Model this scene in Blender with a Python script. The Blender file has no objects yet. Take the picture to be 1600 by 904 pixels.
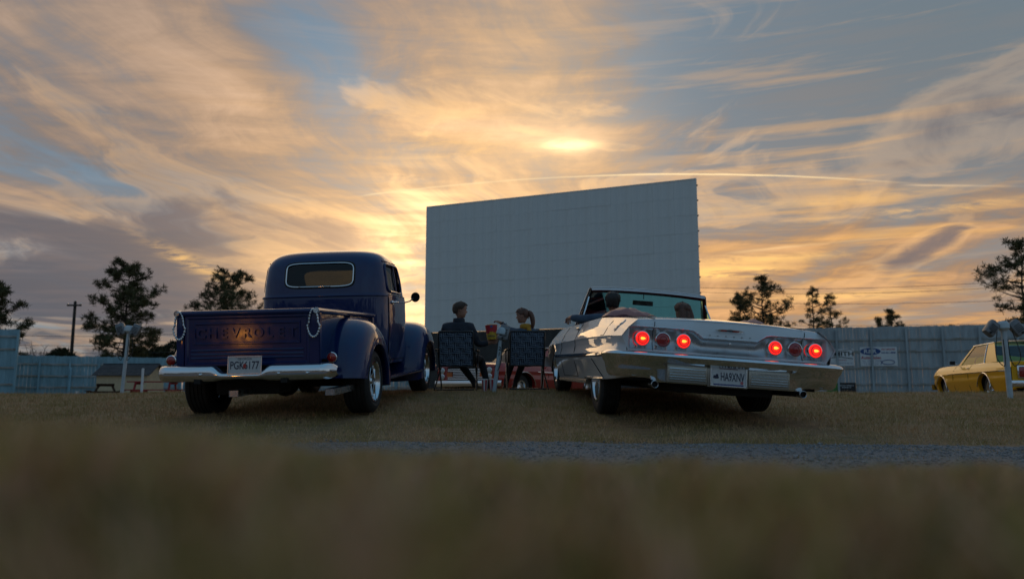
import bpy, bmesh, math, random
import numpy as np
from mathutils import Vector, Matrix, Euler
R = math.radians
scene = bpy.context.scene
COL = scene.collection

# ------------------------------------------------------------------ camera
EYE = Vector((0, 0, 0.5)); FPX = 1182.0; HOR = 607.0          # lens length and horizon row of the 1600 px photo
PITCH = math.atan((HOR - 452) / FPX)
cam_d = bpy.data.cameras.new('camera'); cam = bpy.data.objects.new('camera', cam_d); COL.objects.link(cam)
cam.location = EYE; cam.rotation_euler = (R(90) + PITCH, 0, 0)
cam_d.sensor_width = 36; cam_d.lens = FPX / 1600 * 36
cam_d.clip_start = 0.02; cam_d.clip_end = 6000
cam_d.dof.use_dof = True; cam_d.dof.focus_distance = 8.2; cam_d.dof.aperture_fstop = 1.75
scene.camera = cam
scene.view_settings.view_transform = 'Standard'; scene.view_settings.look = 'None'
scene.view_settings.exposure = 0.25; scene.view_settings.gamma = 1.0

def ray(px, py):
    u = (px - 800) / FPX; v = (452 - py) / FPX; c, s = math.cos(PITCH), math.sin(PITCH)
    return Vector((u, c - v * s, s + v * c))
def at(px, py, Y):
    d = ray(px, py); return EYE + d * (Y / d.y)
def azel(px, py):
    d = ray(px, py).normalized(); return math.degrees(math.atan2(d.x, d.y)), math.degrees(math.asin(d.z))

# ------------------------------------------------------------------ world: clear dusk sky with lit cirrus
SUN_AZ, SUN_EL = azel(655, 425)
world = bpy.data.worlds.new('World'); scene.world = world; world.use_nodes = True
wt = world.node_tree; wt.nodes.clear()
class V:
    """tiny expression builder for shader maths"""
    nt = wt
    def __init__(s, sock): s.s = sock
    @staticmethod
    def op(o, *a):
        n = V.nt.nodes.new('ShaderNodeMath'); n.operation = o
        for i, x in enumerate(a):
            if isinstance(x, V): V.nt.links.new(x.s, n.inputs[i])
            else: n.inputs[i].default_value = x
        return V(n.outputs[0])
    def __add__(s, o): return V.op('ADD', s, o)
    __radd__ = __add__
    def __sub__(s, o): return V.op('SUBTRACT', s, o)
    def __rsub__(s, o): return V.op('SUBTRACT', o, s)
    def __mul__(s, o): return V.op('MULTIPLY', s, o)
    __rmul__ = __mul__
    def __truediv__(s, o): return V.op('DIVIDE', s, o)
    def clamp(s): 
        r = V.op('ADD', s, 0.0); r.s.node.use_clamp = True; return r
def vexp(x): return V.op('EXPONENT', x)
def sstep(x, a, b):
    n = V.nt.nodes.new('ShaderNodeMapRange'); n.interpolation_type = 'SMOOTHSTEP'
    V.nt.links.new(x.s, n.inputs[0]); n.inputs[1].default_value = a; n.inputs[2].default_value = b
    return V(n.outputs[0])
def comb(x, y, z):
    n = V.nt.nodes.new('ShaderNodeCombineXYZ')
    for i, q in enumerate((x, y, z)):
        if isinstance(q, V): V.nt.links.new(q.s, n.inputs[i])
        else: n.inputs[i].default_value = q
    return n.outputs[0]
def noise(vec, scale, detail=5, rough=.55, dist=0.0):
    n = V.nt.nodes.new('ShaderNodeTexNoise'); V.nt.links.new(vec, n.inputs['Vector'])
    n.inputs['Scale'].default_value = scale; n.inputs['Detail'].default_value = detail
    n.inputs['Roughness'].default_value = rough; n.inputs['Distortion'].default_value = dist
    return V(n.outputs[0])
def rgb(c):
    n = V.nt.nodes.new('ShaderNodeRGB'); n.outputs[0].default_value = (*c, 1); return n.outputs[0]
def mix(f, a, b, mode='MIX'):
    n = V.nt.nodes.new('ShaderNodeMix'); n.data_type = 'RGBA'; n.blend_type = mode
    for sock, q in ((n.inputs[0], f), (n.inputs[6], a), (n.inputs[7], b)):
        if isinstance(q, V): V.nt.links.new(q.s, sock)
        elif isinstance(q, (float, int)): sock.default_value = q
        elif isinstance(q, tuple): sock.default_value = (*q, 1)
        else: V.nt.links.new(q, sock)
    return n.outputs[2]

def build_sky():
    tc = wt.nodes.new('ShaderNodeTexCoord')
    sp = wt.nodes.new('ShaderNodeSeparateXYZ'); wt.links.new(tc.outputs['Generated'], sp.inputs[0])
    dx, dy, dz = (V(sp.outputs[i]) for i in range(3))
    az = V.op('ARCTAN2', dx, dy) * 57.2958
    el = V.op('ARCSINE', dz) * 57.2958
    up = V.op('MAXIMUM', dz, 0.0) + 0.07
    px, py = dx / up, dy / up                                  # the flat cloud deck seen in perspective
    sv = Vector((math.sin(R(SUN_AZ)) * math.cos(R(SUN_EL)), math.cos(R(SUN_AZ)) * math.cos(R(SUN_EL)), math.sin(R(SUN_EL))))
    cosd = dx * sv.x + dy * sv.y + dz * sv.z
    ang = V.op('ARCCOSINE', V.op('MINIMUM', cosd, 0.99999)) * 57.2958
    def gauss(pxc, pyc, wx, wy, slope=0.0):
        a0, e0 = azel(pxc, pyc); k = 1182 / 57.3
        da = az - a0; de = el - e0 - da * slope
        q = (da / (wx / k)); r = (de / (wy / k))
        return vexp((q * q + r * r) * -1.0)
    # clear sky
    sky = wt.nodes.new('ShaderNodeTexSky'); sky.sky_type = 'NISHITA'; sky.sun_disc = False
    sky.sun_elevation = R(SUN_EL); sky.sun_rotation = R(SUN_AZ); sky.altitude = 50; sky.dust_density = 1.6; sky.ozone_density = 2.5
    h = vexp(V.op('MAXIMUM', el, 0.0) * -0.036)
    nis = mix(1.0, sky.outputs[0], (0.05, 0.05, 0.05), 'MULTIPLY')
    clear = mix(0.12, mix(h, (0.064, 0.185, 0.315), (0.235, 0.295, 0.345)), nis)
    clear = mix((gauss(1560, 60, 560, 380) * 0.75).clamp(), clear, (0.100, 0.148, 0.178))
    # high cirrus, drawn out towards the sun
    warp = noise(comb(px * 0.5, py * 0.5, 3.1), 1.3, 3, .5)
    wob = (warp - 0.5) * 1.5
    c1 = noise(comb(px * 1.35 + wob, py * 0.30 + wob * 0.5, 0.0), 1.25, 8, .66, .35)
    c2 = noise(comb(px * 0.9 + wob * .6, py * 2.3 + wob, 7.7), 1.1, 8, .60, .5)
    c3 = noise(comb(px * 3.0 + wob, py * 5.0, 1.7), 1.9, 6, .65, .8)
    big = noise(comb(px * 0.55, py * 0.35, 11.3), 1.0, 3, .5)
    dens = c1 * 0.55 + c2 * 0.27 + c3 * 0.10 + big * 0.30
    dens = dens + (gauss(760, 120, 420, 260) + gauss(260, 210, 380, 150, -.35) * .55 + gauss(1250, 420, 420, 120)) * 0.085 - gauss(60, 60, 260, 90) * .04 - gauss(330, 330, 160, 45, -.4) * .06 \
        - gauss(1450, 90, 330, 200) * 0.22 - gauss(510, 110, 120, 110, -.6) * .16 - gauss(1085, 170, 110, 170) * .06
    cir = sstep(dens, 0.52, 0.72) * (0.50 + 0.50 * vexp(V.op('MAXIMUM', ang - 42.0, 0.0) * -0.06))
    thick = sstep(dens, 0.60, 0.86)
    g1 = vexp(ang * -0.034); g2 = vexp(ang * ang * -0.0075)
    low = vexp(V.op('MAXIMUM', el, 0.0) * -0.13)
    low2 = vexp(V.op('MAXIMUM', el, 0.0) * -0.070)
    strk = noise(comb(az * 0.045 + wob * .35, el * 0.62, 5.5), 1.0, 6, .60, .25)
    warmA = vexp(V.op('ABSOLUTE', az - 22.0) * -0.032)
    cc = mix(g1, (0.165, 0.185, 0.22), (0.95, 0.565, 0.275))
    cc = mix((low2 * warmA * 1.2).clamp(), cc, (0.86, 0.40, 0.105))
    bright = thick * 0.62 + 0.55 + (c2 - .5) * .5
    cc = mix(1.0, cc, comb(bright, bright, bright), 'MULTIPLY')
    col = mix((cir * 0.92).clamp(), clear, cc)
    # the glow low over the horizon
    col = mix((low2 * warmA * 0.70 * (1.0 - cir * 0.6)).clamp(), col, (0.46, 0.265, 0.12))
    sg = (low2 * warmA * 1.25).clamp()
    col = mix((sg * sstep(strk, .50, .66) * 0.75).clamp(), col, (0.98, 0.50, 0.12))
    col = mix((sg * (1.0 - sstep(strk, .36, .50)) * 0.50).clamp(), col, (0.30, 0.20, 0.135))
    col = mix((sg * sstep(strk, .63, .74) * vexp(el * -0.10)).clamp(), col, (1.0, 0.66, 0.22))
    # dark cloud bank, low on the left, and a few grey smudges
    bn = noise(comb(px * 1.0 + wob, py * 0.62 + wob * 1.2, 21.0), 1.15, 8, .58, .5)
    bank = bn + gauss(-20, 350, 300, 130, -.25) * 0.15 + gauss(200, 450, 400, 100, -.1) * 0.15 + gauss(1450, 385, 75, 22, .5) * .26 \
        + gauss(620, 300, 120, 40) * .06 + gauss(1560, 180, 160, 70) * .2 + gauss(560, 370, 190, 40, -.2) * .12 - 0.07
    bk = sstep(bank, 0.55, 0.70)
    edge = sstep(bank, 0.49, 0.56) * (1.0 - bk)
    col = mix((edge * 0.60 * g1).clamp(), col, (1.0, 0.60, 0.27))
    bc = mix(g1, (0.080, 0.098, 0.130), (0.36, 0.235, 0.17))
    col = mix((bk * 0.86).clamp(), col, bc)
    lm = (vexp(V.op('MAXIMUM', el, 0.0) * -0.075) * sstep(az * -1.0, 9.0, 27.0)).clamp()
    col = mix((lm * 1.05 * (0.36 + 0.64 * sstep(bn * .6 + strk * .4, .42, .54))).clamp(), col, mix(sstep(c2, .42, .60), (0.058, 0.074, 0.100), (0.088, 0.092, 0.112)))
    # the sun behind the cloud: hot spots and a wide glow
    hot = gauss(655, 405, 70, 110) * (sstep(strk * .55 + c1 * .45, .43, .60) * 0.95 + 0.04) + gauss(888, 227, 42, 8) * (0.35 + sstep(c3 * .5 + c2 * .5, .40, .56) * 0.6) + gauss(880, 215, 110, 45) * 0.15 * (c1 * 2.0) + gauss(850, 150, 170, 260) * .14
    glow = g2 * 0.50
    col = mix(1.0, col, mix(1.0, mix((hot * 1.0).clamp(), (0, 0, 0), (1.0, 0.70, 0.36)), comb(glow * c1 * 1.15, glow * c1 * 0.72, glow * c1 * 0.30), 'ADD'), 'ADD')
    # bright slots between the low clouds on the right
    for (a, b, wx, wy, s, k) in ((1130, 425, 80, 9, 0, .95), (1180, 405, 110, 7, 0, .5), (1430, 330, 130, 7, 0, .35), (1330, 462, 120, 6, 0, .4), (700, 232, 70, 16, 0, .30), (300, 412, 52, 11, -.42, .42), (1250, 318, 260, 8, 0, .18)):
        col = mix((gauss(a, b, wx, wy, s) * k * 1.7 * sstep(c2 * .5 + c3 * .5, .40, .58)).clamp(), col, (1.0, 0.58, 0.19))
    # vapour trails
    def trail(pts, w, k):
        (a0, e0), (a1, e1), (a2, e2) = (azel(*p) for p in pts)
        M = np.linalg.solve(np.array([[a0*a0, a0, 1], [a1*a1, a1, 1], [a2*a2, a2, 1]]), np.array([e0, e1, e2]))
        e = (az * float(M[0]) + float(M[1])) * az + float(M[2])
        q = (el - e + (c3 - .5) * 0.10) / w
        lo, hi = min(a0, a2), max(a0, a2)
        m = sstep(az, lo, lo + 2.0) * (1.0 - sstep(az, hi - 14.0, hi))
        return vexp(q * q * -1.0) * m * (k * (0.42 + 0.75 * sstep(c2 * .6 + strk * .4, .36, .60)))
    col = mix(trail(((550, 308), (985, 273), (1480, 291)), 0.055, 0.85).clamp(), col, (1.0, 0.74, 0.40))
    col = mix(trail(((1120, 398), (1300, 379), (1480, 366)), 0.085, 0.40).clamp(), col, (1.0, 0.66, 0.30))
    col = mix(trail(((1400, 289), (1500, 290), (1700, 293)), 0.06, 0.5).clamp(), col, (1.0, 0.72, 0.42))
    # below the horizon (never seen): dim ground tone
    gr = sstep(el, -6.0, 0.0)
    col = mix(gr, (0.03, 0.028, 0.02), col)
    bg = wt.nodes.new('ShaderNodeBackground'); wt.links.new(col, bg.inputs[0]); bg.inputs[1].default_value = 1.0
    out = wt.nodes.new('ShaderNodeOutputWorld'); wt.links.new(bg.outputs[0], out.inputs[0])
build_sky()

# ------------------------------------------------------------------ sun, low and veiled by cloud
sl = bpy.data.lights.new('sun', 'SUN'); sl.energy = 0.5; sl.angle = R(60); sl.color = (1.0, 0.70, 0.40)
sun = bpy.data.objects.new('sun', sl); COL.objects.link(sun)
sun.rotation_euler = (R(90 - SUN_EL), 0, R(180 - SUN_AZ)); sun.location = (-30, 200, 40)
world.cycles.sampling_method = 'MANUAL'; world.cycles.sample_map_resolution = 512

# ------------------------------------------------------------------ helpers
def tag(o, label=None, cat=None, group=None, kind=None):
    if label: o['label'] = label
    if cat: o['category'] = cat
    if group: o['group'] = group
    if kind: o['kind'] = kind
    return o
def empty(name, M=Matrix(), label=None, cat=None, group=None):
    o = bpy.data.objects.new(name, None); COL.objects.link(o); o.matrix_world = M; o.empty_display_size = .2
    return tag(o, label, cat, group)
def copy_tree(o, parent=None):
    c = o.copy(); COL.objects.link(c)
    if parent is not None: c.parent = parent
    for ch in o.children: copy_tree(ch, c)
    return c

class MB:
    """collects verts and faces; build() links them as one mesh object"""
    def __init__(s): s.v = []; s.f = []; s.smooth = []
    def add(s, vs, fs, M=None):
        b = len(s.v)
        s.v.extend([tuple(M @ Vector(p)) for p in vs] if M is not None else [tuple(p) for p in vs])
        s.f.extend([tuple(b + i for i in f) for f in fs]); return s
    def box(s, x0, x1, y0, y1, z0, z1, M=None, bev=0.0):
        if bev <= 0:
            vs = [(x, y, z) for x in (x0, x1) for y in (y0, y1) for z in (z0, z1)]
            return s.add(vs, [(0,1,3,2), (4,6,7,5), (0,4,5,1), (2,3,7,6), (0,2,6,4), (1,5,7,3)], M)
        bm = bmesh.new(); bmesh.ops.create_cube(bm, size=1)
        for v in bm.verts: v.co = Vector(((x0+x1)/2 + v.co.x*(x1-x0), (y0+y1)/2 + v.co.y*(y1-y0), (z0+z1)/2 + v.co.z*(z1-z0)))
        bmesh.ops.bevel(bm, geom=bm.edges[:], offset=bev, segments=2, affect='EDGES', profile=.6)
        bm.verts.index_update()
        vs = [v.co[:] for v in bm.verts]; fs = [tuple(v.index for v in f.verts) for f in bm.faces]; bm.free()
        return s.add(vs, fs, M)
    def grid(s, P, closed_u=False, closed_v=False, flip=False, M=None):
        nu, nv = len(P), len(P[0]); vs = [p for row in P for p in row]; fs = []
        for i in range(nu if closed_u else nu - 1):
            for j in range(nv if closed_v else nv - 1):
                a, b = i*nv + j, i*nv + (j+1) % nv; c, d = ((i+1) % nu)*nv + (j+1) % nv, ((i+1) % nu)*nv + j
                fs.append((a, d, c, b) if flip else (a, b, c, d))
        return s.add(vs, fs, M)
    def tube(s, pts, r, n=8, cap=True, closed=False, M=None, sy=1.0):
        pts = [Vector(p) for p in pts]; m = len(pts)
        rs = r if isinstance(r, (list, tuple)) else [r] * m
        P = []; up = None
        for i, p in enumerate(pts):
            a = pts[(i-1) % m] if (closed or i > 0) else p; b = pts[(i+1) % m] if (closed or i < m-1) else p
            t = (b - a); t = t.normalized() if t.length > 1e-9 else Vector((0,0,1))
            if up is None: up = Vector((0,0,1)) if abs(t.z) < .9 else Vector((1,0,0))
            e1 = t.cross(up)
            e1 = e1.normalized() if e1.length > 1e-6 else t.orthogonal().normalized()
            e2 = e1.cross(t).normalized(); up = e2
            P.append([p + e1*(rs[i]*math.cos(2*math.pi*k/n)) + e2*(rs[i]*sy*math.sin(2*math.pi*k/n)) for k in range(n)])
        b0 = len(s.v); s.grid(P, closed_u=closed, closed_v=True, M=M)
        if cap and not closed:
            s.f.append(tuple(b0 + k for k in range(n))[::-1]); s.f.append(tuple(b0 + (m-1)*n + k for k in range(n)))
        return s
    def lathe(s, prof, n=24, M=None, closed=False):
        """prof: (r, h) pairs turned about local z"""
        P = [[(r*math.cos(2*math.pi*k/n), r*math.sin(2*math.pi*k/n), h) for k in range(n)] for r, h in prof]
        return s.grid(P, closed_u=closed, closed_v=True, M=M)
    def prism(s, poly, h0, h1, M=None):
        """poly in xy, extruded along z"""
        n = len(poly); vs = [(x, y, h0) for x, y in poly] + [(x, y, h1) for x, y in poly]
        fs = [tuple(range(n))[::-1], tuple(range(n, 2*n))] + [(i, (i+1) % n, n + (i+1) % n, n + i) for i in range(n)]
        return s.add(vs, fs, M)
    def blob(s, c, r, n=10, m=7, M=None):
        r = r if isinstance(r, (tuple, list)) else (r, r, r); P = []
        for i in range(m + 1):
            t = math.pi * i / m
            P.append([(c[0] + r[0]*math.sin(t)*math.cos(2*math.pi*k/n), c[1] + r[1]*math.sin(t)*math.sin(2*math.pi*k/n), c[2] - r[2]*math.cos(t)) for k in range(n)])
        return s.grid(P, closed_v=True, flip=True, M=M)
    def build(s, name, mat, parent=None, M=None, smooth=None, fix=True):
        me = bpy.data.meshes.new(name); me.from_pydata(s.v, [], s.f)
        if fix and len(s.f) < 60000:
            bm = bmesh.new(); bm.from_mesh(me); bmesh.ops.remove_doubles(bm, verts=bm.verts, dist=1e-5)
            bmesh.ops.recalc_face_normals(bm, faces=bm.faces); bm.to_mesh(me); bm.free()
        if mat is not None: me.materials.append(mat)
        if smooth is not None:
            me.shade_smooth()
            if smooth < 180: me.set_sharp_from_angle(angle=R(smooth))
        me.update()
        o = bpy.data.objects.new(name, me); COL.objects.link(o)
        if parent is not None: o.parent = parent
        if M is not None: o.matrix_basis = M
        return o
def raw_mesh(name, verts, faces, mat, parent=None, smooth=False):
    """fast path for big numpy arrays; faces all of one size"""
    me = bpy.data.meshes.new(name); nv, (nf, k) = len(verts), faces.shape
    me.vertices.add(nv); me.vertices.foreach_set('co', np.ascontiguousarray(verts, dtype=np.float32).ravel())
    me.loops.add(nf * k); me.loops.foreach_set('vertex_index', np.ascontiguousarray(faces, dtype=np.int32).ravel())
    me.polygons.add(nf); me.polygons.foreach_set('loop_start', np.arange(0, nf*k, k, dtype=np.int32))
    if smooth: me.polygons.foreach_set('use_smooth', np.ones(nf, dtype=bool))
    me.update(calc_edges=True); me.materials.append(mat)
    o = bpy.data.objects.new(name, me); COL.objects.link(o)
    if parent is not None: o.parent = parent
    return o
def text_mesh(name, body, size, mat, parent=None, M=None, depth=0.0, width=None, align='CENTER', bold=0.0, spacing=1.0):
    cu = bpy.data.curves.new(name, 'FONT'); cu.body = body; cu.size = size; cu.extrude = depth; cu.align_x = align; cu.align_y = 'CENTER'
    cu.offset = bold; cu.space_character = spacing; cu.resolution_u = 3
    t = bpy.data.objects.new(name + '_tmp', cu); COL.objects.link(t)
    dg = bpy.context.evaluated_depsgraph_get(); me = bpy.data.meshes.new_from_object(t.evaluated_get(dg))
    bpy.data.objects.remove(t); bpy.data.curves.remove(cu)
    me.name = name; me.materials.clear(); me.materials.append(mat)
    xs = [v.co.x for v in me.vertices]
    if width and xs:
        k = width / (max(xs) - min(xs)); c = (max(xs) + min(xs)) / 2
        for v in me.vertices: v.co.x = (v.co.x - c) * k
    o = bpy.data.objects.new(name, me); COL.objects.link(o)
    if parent is not None: o.parent = parent
    if M is not None: o.matrix_basis = M
    return o
def TR(x=0, y=0, z=0): return Matrix.Translation((x, y, z))
def RX(a): return Matrix.Rotation(a, 4, 'X')
def RY(a): return Matrix.Rotation(a, 4, 'Y')
def RZ(a): return Matrix.Rotation(a, 4, 'Z')
def SC(x, y, z): return Matrix.Diagonal((x, y, z, 1))
def lerp(a, b, t): return a + (b - a) * t
def interp(x, xs, ys): return float(np.interp(x, xs, ys))
def smooth_interp(x, xs, ys):
    """monotone cubic (pchip-like) curve through the points"""
    xs = np.asarray(xs, float); ys = np.asarray(ys, float); h = np.diff(xs); d = np.diff(ys) / h
    m = np.zeros(len(xs)); m[0], m[-1] = d[0], d[-1]
    for i in range(1, len(xs) - 1):
        m[i] = 0 if d[i-1]*d[i] <= 0 else 2*d[i-1]*d[i] / (d[i-1] + d[i])
    i = int(np.clip(np.searchsorted(xs, x) - 1, 0, len(h) - 1)); t = float(np.clip((x - xs[i]) / h[i], 0, 1))
    return float(ys[i]*(2*t**3 - 3*t**2 + 1) + m[i]*h[i]*(t**3 - 2*t**2 + t) + ys[i+1]*(3*t**2 - 2*t**3) + m[i+1]*h[i]*(t**3 - t**2))
def catmull(pts, n=6, closed=False):
    P = [Vector(p) for p in pts]; m = len(P); out = []
    for i in range(m if closed else m - 1):
        p0 = P[(i-1) % m] if (closed or i > 0) else P[i]*2 - P[i+1]
        p1, p2 = P[i], P[(i+1) % m]; p3 = P[(i+2) % m] if (closed or i + 2 < m) else p2*2 - p1
        for k in range(n):
            t = k / n
            out.append(0.5*((2*p1) + (p2-p0)*t + (2*p0-5*p1+4*p2-p3)*t*t + (3*p1-p0-3*p2+p3)*t**3))
    if not closed: out.append(P[-1])
    return out
def sm01(x, a, b):
    t = np.clip((x - a) / (b - a), 0, 1); return t*t*(3 - 2*t)

# ------------------------------------------------------------------ materials
def material(name, col, rough=.6, metal=0.0, col2=None, nscale=6.0, ndetail=6, bump=0.0, bscale=None, coat=0.0, emit=None, estr=0.0,
             stretch=(1, 1, 1), alpha=1.0, trans=0.0, spec=None, lo=.38, hi=.62, rvar=0.0, coat_rough=.04, ior=None):
    m = bpy.data.materials.new(name); m.use_nodes = True; nt = m.node_tree; b = nt.nodes['Principled BSDF']
    b.inputs['Base Color'].default_value = (*col, 1); b.inputs['Roughness'].default_value = rough; b.inputs['Metallic'].default_value = metal
    b.inputs['Coat Weight'].default_value = coat; b.inputs['Coat Roughness'].default_value = coat_rough
    b.inputs['Alpha'].default_value = alpha; b.inputs['Transmission Weight'].default_value = trans
    if ior: b.inputs['IOR'].default_value = ior
    if spec is not None: b.inputs['Specular IOR Level'].default_value = spec
    if emit: b.inputs['Emission Color'].default_value = (*emit, 1); b.inputs['Emission Strength'].default_value = estr
    if col2 is not None or bump or rvar:
        tc = nt.nodes.new('ShaderNodeTexCoord'); mp = nt.nodes.new('ShaderNodeMapping'); mp.inputs['Scale'].default_value = stretch
        nt.links.new(tc.outputs['Object'], mp.inputs[0])
        n = nt.nodes.new('ShaderNodeTexNoise'); n.inputs['Scale'].default_value = nscale; n.inputs['Detail'].default_value = ndetail; n.inputs['Roughness'].default_value = .62
        nt.links.new(mp.outputs[0], n.inputs['Vector'])
        mr = nt.nodes.new('ShaderNodeMapRange'); mr.inputs[1].default_value = lo; mr.inputs[2].default_value = hi; nt.links.new(n.outputs[0], mr.inputs[0])
        if col2 is not None:
            mx = nt.nodes.new('ShaderNodeMix'); mx.data_type = 'RGBA'; mx.inputs[6].default_value = (*col, 1); mx.inputs[7].default_value = (*col2, 1)
            nt.links.new(mr.outputs[0], mx.inputs[0]); nt.links.new(mx.outputs[2], b.inputs['Base Color'])
        if rvar:
            r2 = nt.nodes.new('ShaderNodeMapRange'); r2.inputs[1].default_value = lo; r2.inputs[2].default_value = hi
            r2.inputs[3].default_value = rough - rvar; r2.inputs[4].default_value = rough + rvar
            nt.links.new(n.outputs[0], r2.inputs[0]); nt.links.new(r2.outputs[0], b.inputs['Roughness'])
        if bump:
            n2 = nt.nodes.new('ShaderNodeTexNoise'); n2.inputs['Scale'].default_value = bscale or nscale*4; n2.inputs['Detail'].default_value = 5
            nt.links.new(mp.outputs[0], n2.inputs['Vector'])
            bp = nt.nodes.new('ShaderNodeBump'); bp.inputs['Strength'].default_value = bump; bp.inputs['Distance'].default_value = .02
            nt.links.new(n2.outputs[0], bp.inputs['Height']); nt.links.new(bp.outputs[0], b.inputs['Normal'])
    return m
M_ = {}
M_['chrome'] = material('chrome', (.78, .79, .80), .035, 1.0, rvar=.02, nscale=5)
M_['dull_chrome'] = material('dull_chrome', (.62, .63, .64), .24, 1.0, rvar=.06, nscale=9)
M_['black_rubber'] = material('black_rubber', (.017, .017, .018), .78, bump=.25, bscale=60, col2=(.030, .028, .026), nscale=8)
M_['black_metal'] = material('black_metal', (.016, .016, .017), .5, .3)
M_['underbody'] = material('underbody', (.018, .017, .016), .85, bump=.3, bscale=30)
M_['tree_bark'] = material('tree_bark', (.055, .042, .033), .9, col2=(.025, .02, .017), nscale=4, stretch=(3, 3, .6), bump=.6)
M_['wood_pole'] = material('wood_pole', (.075, .06, .05), .85, col2=(.04, .033, .03), nscale=3, stretch=(5, 5, .5))

def add_stain(m, col, scale, stretch, lo, hi, k=.7):
    """weathering with its own shape mixed over a material's base colour"""
    nt = m.node_tree; b = nt.nodes['Principled BSDF']; src = b.inputs['Base Color'].links[0].from_socket
    tc = nt.nodes.new('ShaderNodeTexCoord'); mp = nt.nodes.new('ShaderNodeMapping'); mp.inputs['Scale'].default_value = stretch; nt.links.new(tc.outputs['Object'], mp.inputs[0])
    n = nt.nodes.new('ShaderNodeTexNoise'); n.inputs['Scale'].default_value = scale; n.inputs['Detail'].default_value = 7; n.inputs['Roughness'].default_value = .65; nt.links.new(mp.outputs[0], n.inputs['Vector'])
    mr = nt.nodes.new('ShaderNodeMapRange'); mr.inputs[1].default_value = lo; mr.inputs[2].default_value = hi; mr.inputs[4].default_value = k; nt.links.new(n.outputs[0], mr.inputs[0])
    mx = nt.nodes.new('ShaderNodeMix'); mx.data_type = 'RGBA'; nt.links.new(mr.outputs[0], mx.inputs[0]); nt.links.new(src, mx.inputs[6]); mx.inputs[7].default_value = (*col, 1); nt.links.new(mx.outputs[2], b.inputs['Base Color'])

# ------------------------------------------------------------------ ground: two parking ramps with a gravel lane between them
rng = np.random.default_rng(7)
def crest_z(X):
    return .478 - .085*sm01(-X, 2.6, 7.5) - .034*sm01(X, 2.8, 5.5) + .016*np.sin(X*.7 + .4)
def ground_z(X, Y):
    X = np.asarray(X, float); Y = np.asarray(Y, float)
    cz = crest_z(X)
    ramp = np.minimum(.25 + .0714*(Y - 7.86), 9) - (.478 - cz)*sm01(Y, 6.5, 11)
    ramp = np.maximum(ramp, .092)
    k = .035; a, b = ramp, cz + 0*Y
    h = np.clip(.5 + .5*(b - a)/k, 0, 1); top = b*(1-h) + a*h - k*h*(1-h)*.5            # smooth min at the crest
    back = top - (top - .13)*sm01(Y, 11.4, 16.0) - .13*sm01(Y, 15.0, 26)
    lane = .098 + .012*np.sin(X*.9)*np.cos(Y*1.3)
    z = np.where(Y > 5.2, back, lane)
    z = lane + (z - lane)*sm01(Y, 5.0, 6.1)
    near = .405 + .03*sm01(-X, -.05, .35) + .006*np.sin(X*9 + 1) + .005*np.sin(Y*7 + X*4)
    z = near + (z - near)*sm01(Y, .28, 3.4)
    z = z + .008*np.sin(X*1.7 + Y*.8) * sm01(Y, 6, 7) * (1 - sm01(Y, 30, 60))
    return z
def gz(x, y): return float(ground_z(x, y))

def ground_material():
    m = bpy.data.materials.new('dry_turf'); m.use_nodes = True; V.nt = m.node_tree; nt = m.node_tree
    b = nt.nodes['Principled BSDF']; tc = nt.nodes.new('ShaderNodeTexCoord'); o = tc.outputs['Object']
    a = noise(o, 1.1, 5, .6); c = noise(o, 7.0, 6, .65); d = noise(o, 55.0, 4, .7)
    col = mix(sstep(a * .5 + c * .5, .40, .62), (.23, .155, .058), (.40, .24, .13))
    col = mix(sstep(d, .42, .66) * .6, col, (.07, .058, .03))
    nt.links.new(col, b.inputs['Base Color']); b.inputs['Roughness'].default_value = .95
    bp = nt.nodes.new('ShaderNodeBump'); bp.inputs['Strength'].default_value = .8; bp.inputs['Distance'].default_value = .03
    nt.links.new((c * .4 + d * .6).s, bp.inputs['Height']); nt.links.new(bp.outputs[0], b.inputs['Normal'])
    return m
M_['turf'] = ground_material()
def blade_material(name, ca, cb, cc):
    m = bpy.data.materials.new(name); m.use_nodes = True; V.nt = m.node_tree; nt = m.node_tree
    b = nt.nodes['Principled BSDF']; tc = nt.nodes.new('ShaderNodeTexCoord'); o = tc.outputs['Object']
    a = noise(o, 2.1 if 'near' not in name else 42.0, 4, .6); c = noise(o, 23.0 if 'near' not in name else 12.0, 4, .7); gi = nt.nodes.new('ShaderNodeNewGeometry')
    rnd = V(gi.outputs['Random Per Island'])
    col = mix(sstep(a * .70 + c * .18 + rnd * .14, .42 if 'near' not in name else .415, .60 if 'near' not in name else .585), ca, cb)
    col = mix(sstep(rnd, .82, .86), col, cc)
    nt.links.new(col, b.inputs['Base Color']); b.inputs['Roughness'].default_value = .75
    b.inputs['Specular IOR Level'].default_value = .2
    return m
M_['blades'] = blade_material('grass_blades', (.33, .245, .080), (.60, .365, .195), (.66, .45, .26))
M_['blades_near'] = blade_material('grass_blades_near', (.19, .185, .03), (.78, .44, .29), (.64, .47, .12))

def ground_mesh():
    ys = np.concatenate([np.linspace(-6, -.5, 14), np.linspace(-.4, 4, 60), np.linspace(4.1, 14, 90), np.linspace(14.3, 30, 40), np.linspace(32, 90, 24), np.geomspace(100, 4000, 22)])
    xs = np.concatenate([-np.geomspace(4000, 26, 26), np.linspace(-24, -8, 30), np.linspace(-7.8, 7.8, 110), np.linspace(8, 24, 30), np.geomspace(26, 4000, 26)])
    X, Y = np.meshgrid(xs, ys); Z = ground_z(X, np.maximum(Y, -5))
    Vv = np.stack([X, Y, Z], -1).reshape(-1, 3); nx = len(xs); i = np.arange((len(ys)-1)*(nx-1)); r, c = i // (nx-1), i % (nx-1)
    F = np.stack([r*nx + c, r*nx + c + 1, (r+1)*nx + c + 1, (r+1)*nx + c], -1)
    return tag(raw_mesh('ground', Vv, F, M_['turf'], smooth=True), kind='structure')
ground_mesh()

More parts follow.
